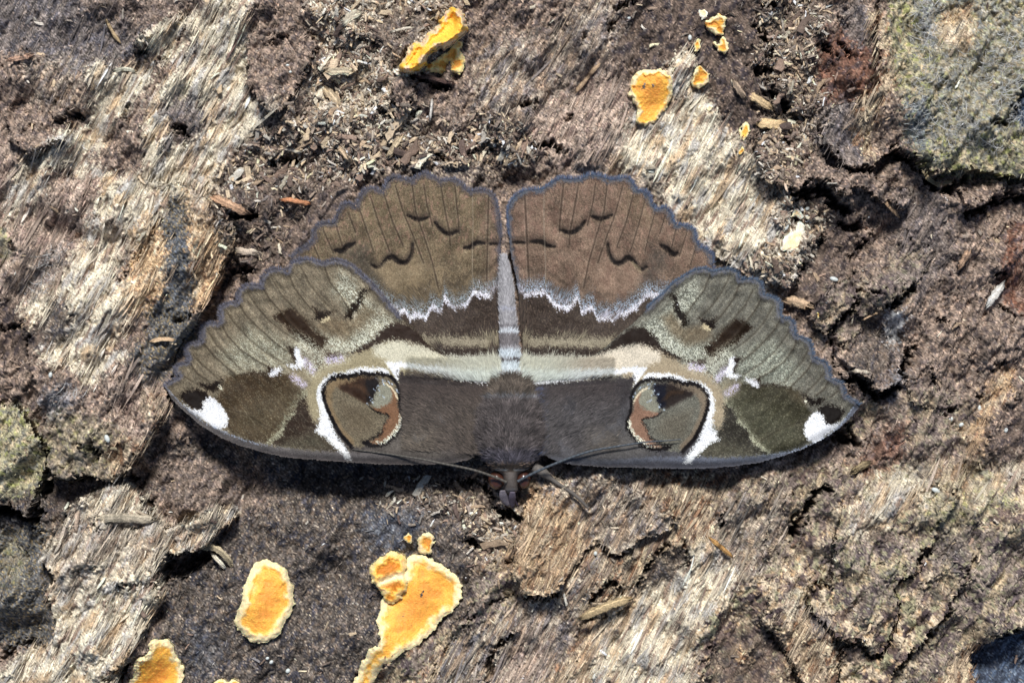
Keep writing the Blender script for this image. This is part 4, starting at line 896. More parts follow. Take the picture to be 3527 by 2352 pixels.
for (p, rx, ry, an, lb) in [
 (tI(55,1342), 4.6, 3.6, .4, 'leftmost of the three glassy grains at the lower edge of the dark wood'), (tI(90,1376), 5.6, 4.4, .8, 'middle one of the three glassy grains below the oval fungus'),
 (tI(240,1455), 6.4, 5.4, .9, 'largest and lowest of the three glassy grains below the oval fungus'), (tC(955,166), 4.6, 3.6, .3, 'white grain on the dark bark left of the orange cluster'),
 (tB(236,590), 4.6, 2.8, .1, 'upper of two white grains on the brown bark plate'), (tB(261,650), 3.8, 3.0, .1, 'lower of two white grains on the brown bark plate'),
 (tC(1505,342), 4.6, 7, 0, 'white egg shaped grain left of the narrow orange fungus'), (tF(400,312), 6, 4.4, .6, 'white bead right of the upper white crust'), (tF(395,385), 4.6, 5.2, 0, 'cream bead beside the upper white crust'),
 (tF(210,480), 9, 5, 1.0, 'cream oval grain left of the lower white crust'), (tF(580,1152), 4, 4, 0, 'round white grain right of the frayed fibre tuft'), (tF(640,945), 11, 5.5, -.3, 'cream husk grain in the dark gap right of the wing'),
 (tF(1990,335), 5, 13, -.5, 'long yellow white grain below the torn bark at the right'), (tJ(655,400), 4.6, 5.5, 0, 'white grain under the scalloped wood ledge'), (tG(455,238), 4.6, 7, -.2, 'cream grain on the left slab'),
 (tG(965,810), 6, 10, .4, 'tan grain near the hole in the left slab'), (tL(1948,540), 4.6, 9, 0, 'upright white grain beside the ochre streak'), (tL(2187,735), 4.6, 6, -.3, 'white grain on the dark bark at the right edge'),
 (tL(1785,685), 6.5, 4.6, .5, 'bluish white grain above the yellow lichen fold'), (tL(1690,630), 10, 7, .2, 'greenish cream pebble in a small dark pit'), (tL(1555,1275), 11, 6, -.4, 'bluish grey drop on the cream wood')]:
    bead(p[0][0], p[0][1], rx, ry, an, M_EGG, 'pale_grain', lb, 'grain', GR_G)
bead(*tI(1842,628)[0], 9.5, 9.5, 0, M_BEAD, 'dark_bead', 'shiny dark bead between the largest fungus and the pale wood', 'bead', None)
bead(*tI(1060,1166)[0], 4.6, 4.6, 0, M_BEAD, 'dark_bead', 'tiny dark bead on the left rim of the largest fungus sheet', 'bead', None)

#### MOTH
exec_moth = True
# ---------------------------------------------------------------- moth outlines
FWL = z1(50,960, 70,935, 120,915, 150,895, 128,870, 120,835, 150,810, 200,795, 212,775, 195,735, 190,700, 215,675, 270,665, 302,655, 300,620, 295,580, 320,545, 370,530, 415,535, 432,520, 420,480, 430,430, 470,400, 530,395, 552,383, 540,355, 560,310, 610,275, 660,275, 698,283, 702,262, 710,225, 750,180, 800,165, 860,175, 882,185, 887,160, 920,120, 970,100, 1040,100, 1100,120, 1130,133, 1150,120, 1200,105, 1260,115, 1330,150, 1400,210, 1470,280, 1530,350, 1590,430, 1640,480)
n_outerL = len(FWL)
FWL += z2(640,925, 690,985, 750,1045, 810,1095, 850,1130, 900,1190, 950,1240, 1000,1280, 1080,1320, 1200,1345, 1340,1360, 1400,1370)
FWL += tP(1165,850, 1165,1040) + z5(640,915, 600,940, 540,975, 400,1000, 200,1015, 0,1015) + z1(1500,1490, 1200,1470, 1000,1455, 850,1440, 700,1405, 550,1360, 430,1310, 300,1230, 180,1130, 100,1050)
FWR = z4(1690,1080, 1630,1045, 1585,1015, 1580,978, 1565,935, 1520,920, 1485,900, 1480,840, 1460,800, 1420,785, 1370,765, 1365,710, 1350,660, 1310,635, 1262,622, 1246,600, 1245,540, 1215,505, 1170,500, 1150,485, 1150,400, 1120,365, 1070,350, 1036,345, 1030,300, 1020,260, 980,235, 920,235, 880,237, 860,190, 810,170, 740,175, 692,190, 640,165, 570,175, 500,215, 430,260, 370,320, 300,380, 240,440)
n_outerR = len(FWR)
FWR += z3(1010,1010, 930,1090, 860,1140, 800,1200, 730,1260, 650,1310, 500,1345, 300,1370, 200,1380)
FWR += tP(1190,850, 1190,1040) + z5(1200,935, 1250,960, 1350,1000, 1500,1020, 1770,1040) + z4(100,1510, 300,1518, 500,1520, 700,1515, 850,1500, 1000,1480, 1150,1440, 1300,1390, 1440,1320, 1560,1240, 1640,1160, 1685,1105)
HWL = z2(0,640, 60,590, 110,560, 150,525, 152,470, 190,410, 250,400, 292,402, 312,360, 350,280, 400,270, 440,292, 470,230, 500,180, 560,170, 622,192, 650,120, 700,90, 760,105, 820,122, 870,80, 910,65, 960,90, 1010,122, 1060,115, 1110,110, 1160,140, 1200,185, 1240,190, 1290,180, 1340,195, 1380,230, 1400,290, 1410,350, 1420,430, 1425,520, 1425,600, 1422,700, 1420,800, 1420,900, 1418,1000, 1412,1100, 1408,1200, 1400,1300)
n_outHL = len(HWL)
HWL += z2(1395,1440, 1200,1440, 950,1330, 700,1120, 450,930, 200,780)
HWR = z3(1470,775, 1490,740, 1480,680, 1480,620, 1440,580, 1390,562, 1370,510, 1360,450, 1310,425, 1240,420, 1212,392, 1200,340, 1160,300, 1100,312, 1070,280, 1060,230, 1030,195, 968,187, 940,140, 910,100, 860,100, 800,112, 740,95, 690,75, 630,80, 585,107, 520,105, 450,100, 400,125, 335,177, 310,180, 260,180, 200,190, 150,220, 110,270, 90,330, 95,400, 100,500, 108,600, 130,700, 152,800, 165,900, 170,1000, 180,1100, 190,1200, 200,1300)
n_outHR = len(HWR)
HWR += z3(200,1440, 400,1440, 700,1380, 950,1200, 1150,1000, 1350,820)

def quadmap(src, dst):
    s = np.array(src, float); d = np.array(dst, float)
    def B(p):
        x = (p[:, 0] - 1600) / 400; y = (p[:, 1] - 850) / 200
        return np.stack([np.ones_like(x), x, y, x * x, x * y, y * y], 1)
    w_, *_ = np.linalg.lstsq(B(s), d, rcond=None)
    return lambda x, y: (lambda r: (r[:, 0], r[:, 1]))(B(np.stack([x, y], 1)) @ w_)
fwR = z4(1690,1085, 1370,1260, 1310,1075, 1500,1140, 950,930, 800,890, 850,790, 830,600, 690,540, 490,500, 130,1170, 660,1050, 360,1395, 400,915, 470,1470, 190,890, 690,190, 880,235, 1035,345, 1150,490, 1260,620, 1370,765, 1485,900, 1580,980) + tP(1250,1046, 1230,888)
fwL = z1(50,960, 400,1150, 430,970, 250,1050, 810,860, 970,820, 940,700, 930,540, 1110,490, 1320,450, 1660,1150, 1130,1000, 1470,1365, 1400,875, 1290,1450, 1620,880, 1130,135, 885,170, 700,275, 545,385, 430,525, 300,650, 210,785, 150,900) + tP(1091,1045, 1115,885)
mapFW = quadmap(fwR, fwL)
hwR = z3(330,175, 600,105, 780,110, 965,185, 1090,310, 1220,400, 1380,560, 720,380, 520,490, 365,560, 270,510, 180,530, 880,650, 820,680, 990,705, 1150,560, 240,880, 410,950, 620,990, 820,1070, 180,860, 300,1310, 180,1100, 100,500)
hwL = z2(1220,190, 1010,120, 820,120, 630,190, 450,290, 300,400, 150,530, 870,385, 1070,480, 1200,570, 1280,530, 1370,550, 690,630, 770,675, 590,710, 410,550, 1330,900, 1190,960, 1020,1010, 820,1040, 1400,850, 1250,1310, 1410,1100, 1420,500)
mapHW = quadmap(hwR, hwL)

def lay(c, wgt, rgb): wgt = np.clip(wgt, 0, 1)[:, None]; return c * (1 - wgt) + np.asarray(rgb, float)[None] * wgt
FWV = [z1(*v) for v in [(1130,150,1170,260,1240,350,1290,430,1310,490), (975,160,1030,270,1100,360,1190,450), (890,200,930,300,1000,390,1070,470), (780,240,840,340,920,430,1010,520,1080,600), (710,285,760,370,830,450,880,520,980,620),
  (620,340,680,430,760,520,860,600,960,660), (550,395,600,480,680,560,780,650,870,720), (480,470,530,540,620,640,730,730,860,810), (432,530,470,610,560,710,680,790,790,850), (350,600,410,690,500,780,570,850), (310,660,390,760,470,830,530,880), (245,750,300,810,380,880,420,920), (215,790,270,870,340,920), (170,880,240,930), (440,1100,600,1150,760,1240,840,1290)]]
HWV = [z2(*v) for v in [(1340,200,1330,500,1325,800), (1228,185,1232,400,1228,640,1232,850), (1110,160,1130,350,1140,480), (1010,130,1045,330,1075,480,1080,560), (900,150,925,300,960,430), (818,125,845,330,900,490,960,680,1000,850),
  (710,160,760,330,830,500,900,680), (627,195,690,400,760,560), (540,230,600,420,670,600), (460,295,530,500,560,600), (390,340,440,470), (302,405,350,560), (220,450,290,610), (145,530,200,660)]]
def sm(x, y, pts, amp=2.2, s=0): 
    n = noi(x, y, 6, 500 + s) * amp + noi(x, y, 16, 520 + s) * amp * .6
    return sdf(x, y, pts) + n
RAW = [None, None]
def dith(x, y, ang, along):
    """scales lie in rows: every border between two colours is broken up scale by scale"""
    x = np.asarray(x, np.float32); y = np.asarray(y, np.float32); RAW[0], RAW[1] = x, y
    a = noi(x, y, 3.2, 551, 'band', ang, 2.6) * along + noi(x, y, 14, 552, 'med', ang, 2) * 1.2; b = noi(x, y, 3.0, 553, 'band') * .6
    r = math.radians(ang); return x + a * math.cos(r) + b, y - a * math.sin(r) + b
def F_(d, fe=2.0): return 1 - ss(-fe, fe, d)

def paint_fw(x, y, edge, right):
    MOFF[0] = 733.0 if right else 0.0
    try: return paint_fw_(*dith(x, y, -52, 2.2), edge, right)
    finally: MOFF[0] = 0.0
def paint_fw_(x, y, edge, right):
    """x, y: left-wing coordinates; edge: distance to the real outer margin"""
    x = x.astype(np.float32); y = y.astype(np.float32)
    br = np.array([118, 106, 86.]) if not right else np.array([104, 101, 90.])  # right wing: iridescent grey-green and blue shift put into the colours
    g1 = noi(x, y, 5, 601, 'rough', -40, 2.5); g2 = noi(x, y, 70, 602, 'soft')
    c = np.repeat(br[None], len(x), 0) * (1 + .08 * g1 + .05 * g2)[:, None]
    grn = np.array([150, 152, 128.]) if not right else np.array([140, 150, 132.])
    pale = np.array([206, 208, 186.])
    speck = lambda th, s: ss(th - .25, th + .25, noi(x, y, 4.5, 610 + s, 'rough', -50, 2.2))
    # fans of lighter scales
    z_ = F_(sdf(x, y, z1(430,760, 620,560, 760,600, 940,690, 930,800, 870,850, 700,870, 540,880, 460,820)), 28); c = lay(c, z_ * (.25 + .35 * speck(.1, 1)), grn); c = lay(c, z_ * speck(.8, 9) * .6, pale)
    z_ = F_(sdf(x, y, z1(1240,180, 1330,240, 1400,330, 1480,420, 1600,500, 1640,560, 1500,640, 1450,720, 1260,740, 1130,700, 1060,640, 1000,650, 900,640, 1100,600, 1250,620, 1320,540, 1270,400, 1180,330)), 20); c = lay(c, z_ * .25, grn); c = lay(c, z_ * speck(.45, 2) * .85, pale)
    c = lay(c, F_(sdf(x, y, z1(1020,560, 1150,620, 1250,700, 1480,540, 1640,520, 1540,640, 1450,700, 1260,760, 1100,760, 1000,760, 930,700)), 16) * speck(.2, 3) * .75, pale)
    # olive middle
    c = lay(c, F_(sdf(x, y, z1(1120,480, 1300,520, 1400,420, 1480,460, 1400,560, 1280,640, 1150,610, 1090,560)), 12) * .7, (116, 98, 72))
    # dark outer field
    dk = (74, 58, 38) if not right else (66, 62, 44)
    ap = z1(535,882, 650,866, 740,882, 800,872, 900,880, 960,930, 1005,1000, 990,1060, 940,1100, 880,1180, 840,1270, 760,1340, 640,1330, 520,1280, 470,1240, 480,1160, 400,1040, 440,990, 470,905)
    c = lay(c, F_(sm(x, y, ap, 2)), dk)
    lo = F_(sdf(x, y, z1(560,1080, 900,960, 1000,1000, 860,1220, 760,1340, 560,1300, 480,1200)), 40); c = lay(c, lo * .55 * (.6 + .4 * speck(.2, 4)), (112, 102, 78) if not right else (96, 98, 78))
    c = lay(c, F_(sdf(x, y, z1(380,960, 470,900, 560,890, 520,960, 440,1000)), 14) * .5, (96, 80, 56))
    d = pdist(x + g1 * 1.5, y, z1(1010,1000, 985,1060, 940,1130, 880,1190, 840,1270, 760,1340)); c = lay(c, ss(9, 3, d) * (.45 + .55 * speck(.1, 5)), (170, 170, 140))
    tr = z1(950,1060, 1020,1010, 1030,1150, 1080,1240, 1150,1330, 1250,1405, 760,1350, 850,1290, 870,1200, 930,1150)
    c = lay(c, F_(sm(x, y, tr, 2, 2)), (60, 45, 34) if not right else (56, 52, 44))
    c = lay(c, F_(sdf(x, y, z1(860,1330, 1080,1270, 1150,1330, 1250,1405, 850,1370)), 24) * .8, (96, 92, 74))
    c = lay(c, ss(.8, 1.6, noi(x, y, 5, 670, 'rough', -50, 2.5)) * .4, (160, 156, 130)); c = lay(c, ss(.9, 1.7, noi(x, y, 5, 671, 'rough', -50, 2.5)) * .45, (72, 60, 44))
    fan2 = noi(x, y, 20, 672, 'med', -48, 5); c *= (1 + .05 * fan2)[:, None]
    # brown patches
    for k, (p, rgb) in enumerate([(z1(780,490, 840,455, 915,438, 950,470, 1010,520, 1050,590, 1150,640, 1110,700, 1050,690, 970,640, 890,590, 860,540, 820,520), (54,36,20)), (z1(1060,430, 1110,455, 1205,455, 1150,492, 1110,520, 1050,515, 1080,475), (40,26,16)),
        (z1(1375,300, 1455,305, 1400,340, 1385,400, 1340,470, 1325,512, 1265,500, 1300,430, 1360,370), (40,28,18)), (z1(1140,735, 1265,738, 1210,785, 1150,778), (66,46,34)),
        (z2(555,1200, 610,1130, 700,1075, 790,1090, 870,1155, 930,1222, 1000,1285, 850,1225, 760,1192, 650,1208, 565,1250, 480,1290, 380,1290, 480,1240), (62,47,38)), (z1(290,930, 350,950, 400,930, 450,915, 430,960, 390,1000, 340,985, 290,962), (36, 24, 16)),
        (z1(150,1020, 200,988, 280,980, 335,1000, 352,1040, 315,1070, 312,1122, 262,1122, 200,1085), (34, 22, 16)), (z1(870,695, 945,700, 930,730, 955,790, 930,800, 905,740), (52,36,26)), (z1(745,825, 790,838, 775,870, 745,885, 650,872, 540,885, 650,862, 740,870), (58,42,28))]):
        if right: rgb = tuple(np.array(rgb) * .8)
        c = lay(c, F_(sm(x, y, p, 2.0, 10 + k), 2.6), rgb)
    c = lay(c, F_(sdf(x, y, z1(860,450, 1000,500, 1100,590, 1160,680, 1100,740, 1030,700, 940,600)), 14) * .7 * speck(-.3, 10), (58, 40, 24))
    c = lay(c, F_(sdf(x, y, z1(900,560, 1060,640, 1120,720, 1090,790, 960,690)), 12) * speck(.3, 11) * .7, pale)
    c = lay(c, F_(sdf(x, y, z1(980,960, 1010,1000, 960,1070, 880,1180, 820,1290, 770,1330, 850,1180, 900,1080)), 9) * speck(.0, 12) * .6, (158, 158, 132))
    c = lay(c, F_(sdf(x, y, z1(880,860, 1000,850, 1060,900, 1000,980, 930,960)), 12) * (.4 + .5 * speck(.0, 13)), (146, 134, 104))
    # tan band round the eye spot, cream band to the body
    tan = (152, 140, 108) if not right else (158, 142, 114)
    c = lay(c, F_(sm(x, y, z1(1010,1000, 1040,900, 1100,830, 1180,790, 1300,760, 1450,700, 1560,660, 1700,700, 1700,860, 1620,930, 1540,880, 1300,920, 1150,960, 1110,1060, 1130,1150, 1060,1200, 1020,1100), 3, 30), 5), tan)
    c = lay(c, F_(sm(x, y, z2(560,1240, 700,1200, 850,1225, 1000,1285, 1180,1330, 1440,1330, 1440,1480, 1280,1490, 1100,1450, 900,1420, 730,1380, 640,1330, 560,1300), 3, 31), 5), (186, 180, 156) if not right else (196, 184, 162))
    c = lay(c, F_(sdf(x, y, z1(1040,760, 1240,740, 1300,780, 1120,840, 1040,900, 990,840)), 14) * speck(.3, 6) * .8, pale)
    # white line, spur, ring
    wh = (228, 231, 224)
    d = pdist(x, y, z2(1430,1455, 1280,1468, 1100,1430, 900,1400, 735,1362)); wd = 4.5 + 5 * ss(920, 1100, x); c = lay(c, ss(wd + 3, wd - 1.5, d + g1), wh)
    c = lay(c, F_(sm(x, y, z2(640,1345, 725,1350, 740,1400, 722,1480, 700,1440), .8, 46), 2), wh)
    d = pdist(x, y, smooth_poly(zE(52,330, 50,240, 65,180, 120,118, 200,80, 270,82, 340,56, 430,32, 520,42, 600,28, 670,60), 1, False)); c = lay(c, ss(6.6, 3.2, d + g1 * .6), wh)
    c = lay(c, F_(sm(x, y, zE(40,230, 84,230, 92,340, 140,450, 190,550, 245,640, 300,710, 335,840, 285,840, 240,775, 170,715, 95,640, 15,600, 60,500, 55,400), 2.2, 40), 2.5), wh)
    # basal charcoal
    ch = np.array([84, 77, 72.]) if not right else np.array([80, 78, 80.])
    bas = tP(911,853, 930,858, 1000,864, 1060,872, 1130,881, 1240,888, 1240,1070, 960,1070, 812,1066) + z1(1300,1410, 1260,1360, 1210,1290, 1165,1180, 1400,1100, 1640,960)
    wb = F_(sm(x, y, bas, 2.6, 41), 2.5)
    c2 = np.repeat(ch[None], len(x), 0) * (1 + .07 * noi(x, y, 6, 640, 'rough', 25, 6) + .05 * g2)[:, None]
    c2 = lay(c2, ss(960, 870, y + .0 * x) * .55, (54, 45, 44)); c2 = lay(c2, F_(sdf(x, y, z1(1640,1230, 1900,1260, 1900,1440, 1500,1400)), 30) * .5, (112, 105, 94))
    c = c * (1 - wb[:, None]) + c2 * wb[:, None]
    # eye spot
    fill = smooth_poly(zE(92,200, 115,155, 170,115, 240,95, 310,108, 380,88, 440,66, 520,84, 620,76, 690,92, 740,135, 768,190, 780,260, 772,330, 782,400, 808,460, 804,530, 775,590, 725,648, 665,696, 600,718, 520,716, 430,740, 350,735, 300,676, 240,614, 200,544, 152,448, 112,350, 90,270), 1)
    de = sdf(x, y, fill); ol = np.array([112, 101, 80.]) if not right else np.array([106, 104, 92.])
    ci = np.repeat(ol[None], len(x), 0) * (1 + .10 * g1)[:, None]
    ci = lay(ci, F_(sdf(x, y, zE(230,330, 500,420, 560,560, 420,640, 300,600)), 16) * .3, (92, 76, 56))
    rim = pdist(x, y, zE(330,690, 240,600, 190,500, 140,400, 120,270, 170,165, 300,130, 420,110)); ci = lay(ci, ss(14, 5, rim) * .65, (138, 112, 76) if not right else (134, 112, 88))
    ci = lay(ci, F_(sdf(x, y, zE(220,175, 330,150, 420,105, 560,110, 600,190, 540,290, 470,340, 400,300, 320,250, 240,215)), 5), (60, 38, 24) if not right else (52, 42, 38))
    ci = lay(ci, F_(sdf(x, y, zE(470,120, 590,120, 600,200, 560,270, 530,340, 480,330, 480,220)), 4), (30, 22, 24) if not right else (28, 30, 44))
    ci = lay(ci, ss(7, 2, pdist(x, y, zE(330,175, 430,190, 500,260))) * .35, (110, 80, 50))
    ci = lay(ci, F_(sdf(x, y, zE(560,255, 595,175, 640,150, 700,185, 730,260, 720,335, 640,378, 560,380, 525,350)), 2.5), (134, 132, 114))
    ora = zE(512,378, 570,380, 640,362, 708,322, 716,260, 694,196, 720,205, 752,270, 758,370, 794,440, 788,520, 752,590, 702,642, 630,690, 560,706, 500,700, 560,672, 612,636, 632,580, 642,536, 690,462, 670,436, 590,422, 545,404)
    ci = lay(ci, F_(sdf(x, y, ora), 1.8), (128, 92, 64) if not right else (140, 106, 84))
    ci = lay(ci, ss(3.0, 1.0, pdist(x, y, zE(650,158, 700,188, 740,245, 756,290))) * .8, (222, 204, 168)); ci = lay(ci, ss(3.4, 1.2, pdist(x, y, zE(792,450, 785,520, 748,588, 692,643, 630,690, 560,712, 510,708))), (226, 214, 184))
    ci = lay(ci, ss(2.6, 1.0, pdist(x, y, zE(510,375, 550,405, 600,428, 660,436, 688,460, 640,522, 625,590))), (26, 20, 20))
    ci = lay(ci, F_(sdf(x, y, zE(632,570, 620,630, 560,655, 500,690, 470,702, 425,680, 490,668, 550,635, 590,612)), 1.5), (26, 20, 20))
    we = F_(de, 1.5); c = c * (1 - we[:, None]) + ci * we[:, None]
    rpath = smooth_poly(zE(345,735, 300,680, 240,618, 200,548, 150,450, 110,352, 88,270, 90,200, 118,152, 175,112, 240,92, 310,106, 380,84, 440,64, 520,82, 620,74, 690,90, 740,134, 770,190, 783,260, 774,330, 784,400, 812,460, 808,530, 778,590, 728,650, 668,700, 600,724, 520,720, 455,695), 1, False)
    wr = 4.4 + 2.4 * ss(880, 855, y) * ss(895, 800, x) - .9 * ss(900, 915, x); c = lay(c, ss(wr + 1.2, wr - 1.2, pdist(x, y, rpath) + g1 * .2), (26, 20, 22))
    for bx, by in zE(580,122, 625,124, 645,130, 680,145, 712,166, 752,214, 766,240, 590,188, 592,214, 548,212, 605,266, 636,280, 530,304, 536,332, 490,350, 630,156): c = lay(c, ss(2.6, 1.0, np.hypot(x - bx, y - by)) * .85, (176, 194, 214))
    # white marks
    c = lay(c, F_(sm(x, y, z1(360,1032, 400,1058, 450,1110, 477,1170, 472,1222, 440,1252, 390,1242, 330,1195, 250,1145, 175,1078, 240,1118, 305,1124, 322,1062), 1.2, 42), 1.8), (236, 238, 236))
    c = lay(c, F_(sm(x, y, z1(930,700, 962,708, 972,760, 1002,800, 985,832, 920,842, 885,822, 945,812, 945,782, 925,745), 1.4, 43), 1.8), (238, 236, 240))
    c = lay(c, F_(sm(x, y, z1(775,845, 855,838, 825,870, 785,895, 755,890), 1.4, 44), 1.8), (236, 234, 238))
    c = lay(c, ss(5, 2, np.hypot(x - 506, y - 890)), (214, 206, 180))
    for p_ in (z1(1000,790, 1050,850), z1(1160,785, 1240,775), z1(920,900, 990,950)): c = lay(c, ss(14, 3, pdist(x, y, p_)) * speck(-.1, 7) * .8, (196, 186, 214))
    # pale cream crescent marks beside the brown patches
    c = lay(c, ss(5, 1.5, pdist(x, y, z1(1110,520, 1160,500))), (196, 180, 140)); c = lay(c, ss(4, 1.2, pdist(x, y, z1(1330,500, 1345,470))) * .7, (206, 196, 170))
    # veins
    for k, v in enumerate(FWV):
        d = pdist(*RAW, v); a = .5 if k % 2 == 0 else .35
        c = lay(c, ss(3.0, .8, d) * a * (1 - F_(sdf(x, y, ap), 6) * .5), (58, 48, 36))
        c = lay(c, ss(1.5, .0, np.abs(d - 4)) * .18, (150, 140, 112))
    # scale rows
    c *= (1 + .03 * np.sin((x * .76 + y * .65 + g2 * 3) * 1.9))[:, None]
    # costa
    cost = z1(45,950, 100,1010, 170,1085, 300,1195, 450,1268, 600,1328, 750,1362, 900,1382, 1100,1398, 1300,1404, 1500,1412, 1764,1445, 2100,1440)
    below = cost + z1(2100,1700, 0,1700)
    gcol = np.array([108, 102, 100.]) if not right else np.array([100, 104, 116.])
    c = lay(c, F_(sdf(x, y, below), 2.5) * (.92 - .5 * ss(760, 1000, x)), gcol); dc = pdist(x, y, cost)
    c = lay(c, ss(3, .6, dc) * ss(700, 560, x) * speck(0, 8) * .8, (168, 180, 200)); c = lay(c, ss(0, 8, -edge * 0 + dc - 8) * F_(sdf(x, y, below), 2) * .35, (70, 62, 60))
    c = lay(c, F_(sm(x, y, z1(1240,1390, 1290,1400, 1310,1450, 1270,1450), 1.5, 45), 2) * .8, (206, 206, 200))
    # fringe
    fr = (90, 89, 100) if not right else (86, 92, 102)
    fn = noi(x, y, 34, 660, 'med'); e2 = edge + g1 * 1.4 + fn * 1.8; frm = np.array(fr)[None] * (1 - ss(.2, 1.2, fn)[:, None] * .0) 
    c = lay(c, ss(10.5, 5.5, e2) * .85, fr); c = lay(c, ss(12, 8, e2) * ss(-.2, 1.2, noi(x, y, 22, 661)) * .6, (104, 96, 92)); c = lay(c, ss(12, 8, e2) * ss(.2, 1.2, noi(x, y, 30, 662)) * .5, (66, 64, 74)); c = lay(c, ss(2.6, .6, np.abs(e2 - 11.5)) * .25, (60, 54, 54)); c = lay(c, ss(1.6, .4, np.abs(e2 - 5.5)) * .4, (120, 122, 140))
    return c

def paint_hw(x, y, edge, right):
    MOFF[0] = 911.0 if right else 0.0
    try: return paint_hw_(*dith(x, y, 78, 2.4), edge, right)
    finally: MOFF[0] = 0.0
def paint_hw_(x, y, edge, right):
    x = x.astype(np.float32); y = y.astype(np.float32)
    br = np.array([114, 98, 74.]) if not right else np.array([122, 100, 82.])  # right wing: iridescent coppery shift put into the colours
    st = noi(x, y, 5, 701, 'rough', 82, 5); g2 = noi(x, y, 80, 702, 'soft'); s3 = noi(x, y, 4, 703, 'rough', 80, 3)
    c = np.repeat(br[None], len(x), 0) * (1 + .09 * st + .05 * g2)[:, None]
    c = lay(c, ss(1090, 1140, x) * (.55 + .2 * g2), (136, 110, 96) if not right else (140, 114, 96))
    c = lay(c, F_(sdf(x, y, z2(560,720, 700,640, 900,660, 1000,800, 860,880, 720,900, 640,820)), 30) * .6, (150, 130, 98) if not right else (154, 126, 104))
    c = lay(c, F_(sdf(x, y, z2(330,600, 520,560, 560,720, 650,860, 560,840, 430,700)), 20) * .6, (74, 70, 64))
    c = lay(c, F_(sdf(x, y, z2(550,150, 700,100, 700,330, 560,420, 480,400)), 30) * .35, (128, 112, 80))
    up = ss(.6, 1.6, noi(x, y, 40, 705)) * .4 * ss(600, 520, y); c = lay(c, up, (150, 112, 96))
    # shading of the pleats painted as tonal stripes between the veins; coppery flecks
    fan = np.arctan2(x - (1060 if True else 0), 1250 - y); pl = np.sin(fan * 62 + g2 * .6); c *= (1 + .05 * pl * ss(760, 640, y))[:, None]
    c = lay(c, ss(1.0, 1.6, noi(x, y, 16, 706, 'med', 80, 2)) * .5 * ss(640, 560, y), (164, 122, 104) if not right else (160, 124, 104))
    c = lay(c, ss(.9, 1.7, noi(x, y, 5, 707, 'rough', 80, 3)) * .45, (158, 146, 116) if not right else (168, 144, 122)); c = lay(c, ss(1.0, 1.7, noi(x, y, 5, 708, 'rough', 80, 3)) * .4, (74, 62, 48))
    if right: c = lay(c, ss(1290, 1330, x * 0 + 1340 - (x - 950) * 0) * ss(.2, 1.2, noi(x, y, 60, 709, 'med')) * .35, (112, 84, 70))
    # lunules
    for pl, wd in ((z2(790,358, 840,380, 880,388, 935,368), 3.2), (z2(975,402, 1000,440, 1040,474, 1080,485, 1135,463), 3.6), (z2(1172,576, 1220,572, 1236,550, 1270,540, 1312,546), 3.8), (z2(1340,550, 1412,548), 2.2),
                   (z2(550,690, 580,710, 612,705, 650,652, 690,630, 720,665, 770,680, 806,652, 825,600, 826,550), 4), (z2(300,592, 350,602, 378,568, 435,545), 5)):
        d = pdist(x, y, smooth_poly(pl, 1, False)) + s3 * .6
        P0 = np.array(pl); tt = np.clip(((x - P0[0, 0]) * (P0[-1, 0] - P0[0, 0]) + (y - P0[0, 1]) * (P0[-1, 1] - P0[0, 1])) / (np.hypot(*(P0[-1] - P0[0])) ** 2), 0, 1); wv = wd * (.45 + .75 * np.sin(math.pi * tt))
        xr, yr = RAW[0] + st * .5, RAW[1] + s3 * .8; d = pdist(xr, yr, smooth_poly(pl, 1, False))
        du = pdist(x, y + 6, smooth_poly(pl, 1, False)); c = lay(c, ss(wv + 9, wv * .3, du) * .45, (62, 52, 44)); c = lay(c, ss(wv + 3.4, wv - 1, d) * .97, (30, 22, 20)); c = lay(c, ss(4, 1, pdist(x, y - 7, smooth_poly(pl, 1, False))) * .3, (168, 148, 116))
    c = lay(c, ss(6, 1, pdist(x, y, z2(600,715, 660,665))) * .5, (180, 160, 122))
    # basal grey-blue frosting above the zigzag
    zig = z2(560,880, 640,960, 700,985, 730,1020, 770,1000, 810,1055, 850,1030, 920,1052, 940,990, 960,975, 1020,1012, 1040,905, 1075,965, 1110,992, 1190,962, 1235,880, 1300,895, 1350,905, 1415,830)
    za = np.array(zig); o = np.argsort(za[:, 0]); zy = np.interp(x, za[o, 0], za[o, 1]) + st * 2.5
    dz = y - zy                      # below positive
    c = lay(c, ss(9, 2, np.abs(dz + 58 + 8 * np.sin(x * .09))) * ss(930, 960, x) * .4, (66, 56, 46))
    fz = ss(-46, -14, dz) * ss(2, -8, dz)
    c = lay(c, ss(-50, -20, dz) * ss(4, -4, dz) * .5, (70, 62, 54)); c = lay(c, fz * ss(-.1, .5, s3), (150, 164, 178) if right else (142, 152, 156))
    c = lay(c, ss(8, 3, np.abs(dz)) * .95, (208, 206, 218))
    lowc = np.array([70, 58, 50.]) * 1.0
    c3 = np.repeat(lowc[None], len(x), 0) * (1 + .12 * st)[:, None]
    c3 = lay(c3, ss(1120, 960, x) * .45, (98, 86, 76)); c3 = lay(c3, ss(.9, 1.6, s3) * .4, (150, 132, 108))
    b = y + st * 4 + (1150 - x) * .02
    c3 = lay(c3, ss(770, 782, b) * ss(802, 792, b) * .85, (160, 150, 124)); c3 = lay(c3, ss(800, 808, b) * .8, (62, 50, 44)); c3 = lay(c3, ss(812, 826, b), (190, 188, 170))
    wz = ss(2, 7, dz); c = c * (1 - wz[:, None]) + c3 * wz[:, None]
    for k, v in enumerate(HWV):
        d = pdist(*RAW, v); c = lay(c, ss(2.8, .6, d) * (.55 if k != 1 else .1), (62, 50, 40)); c = lay(c, ss(1.6, .1, np.abs(d - (3.2 if k != 1 else 0))) * (.2 if k != 1 else .5), (170, 158, 136))
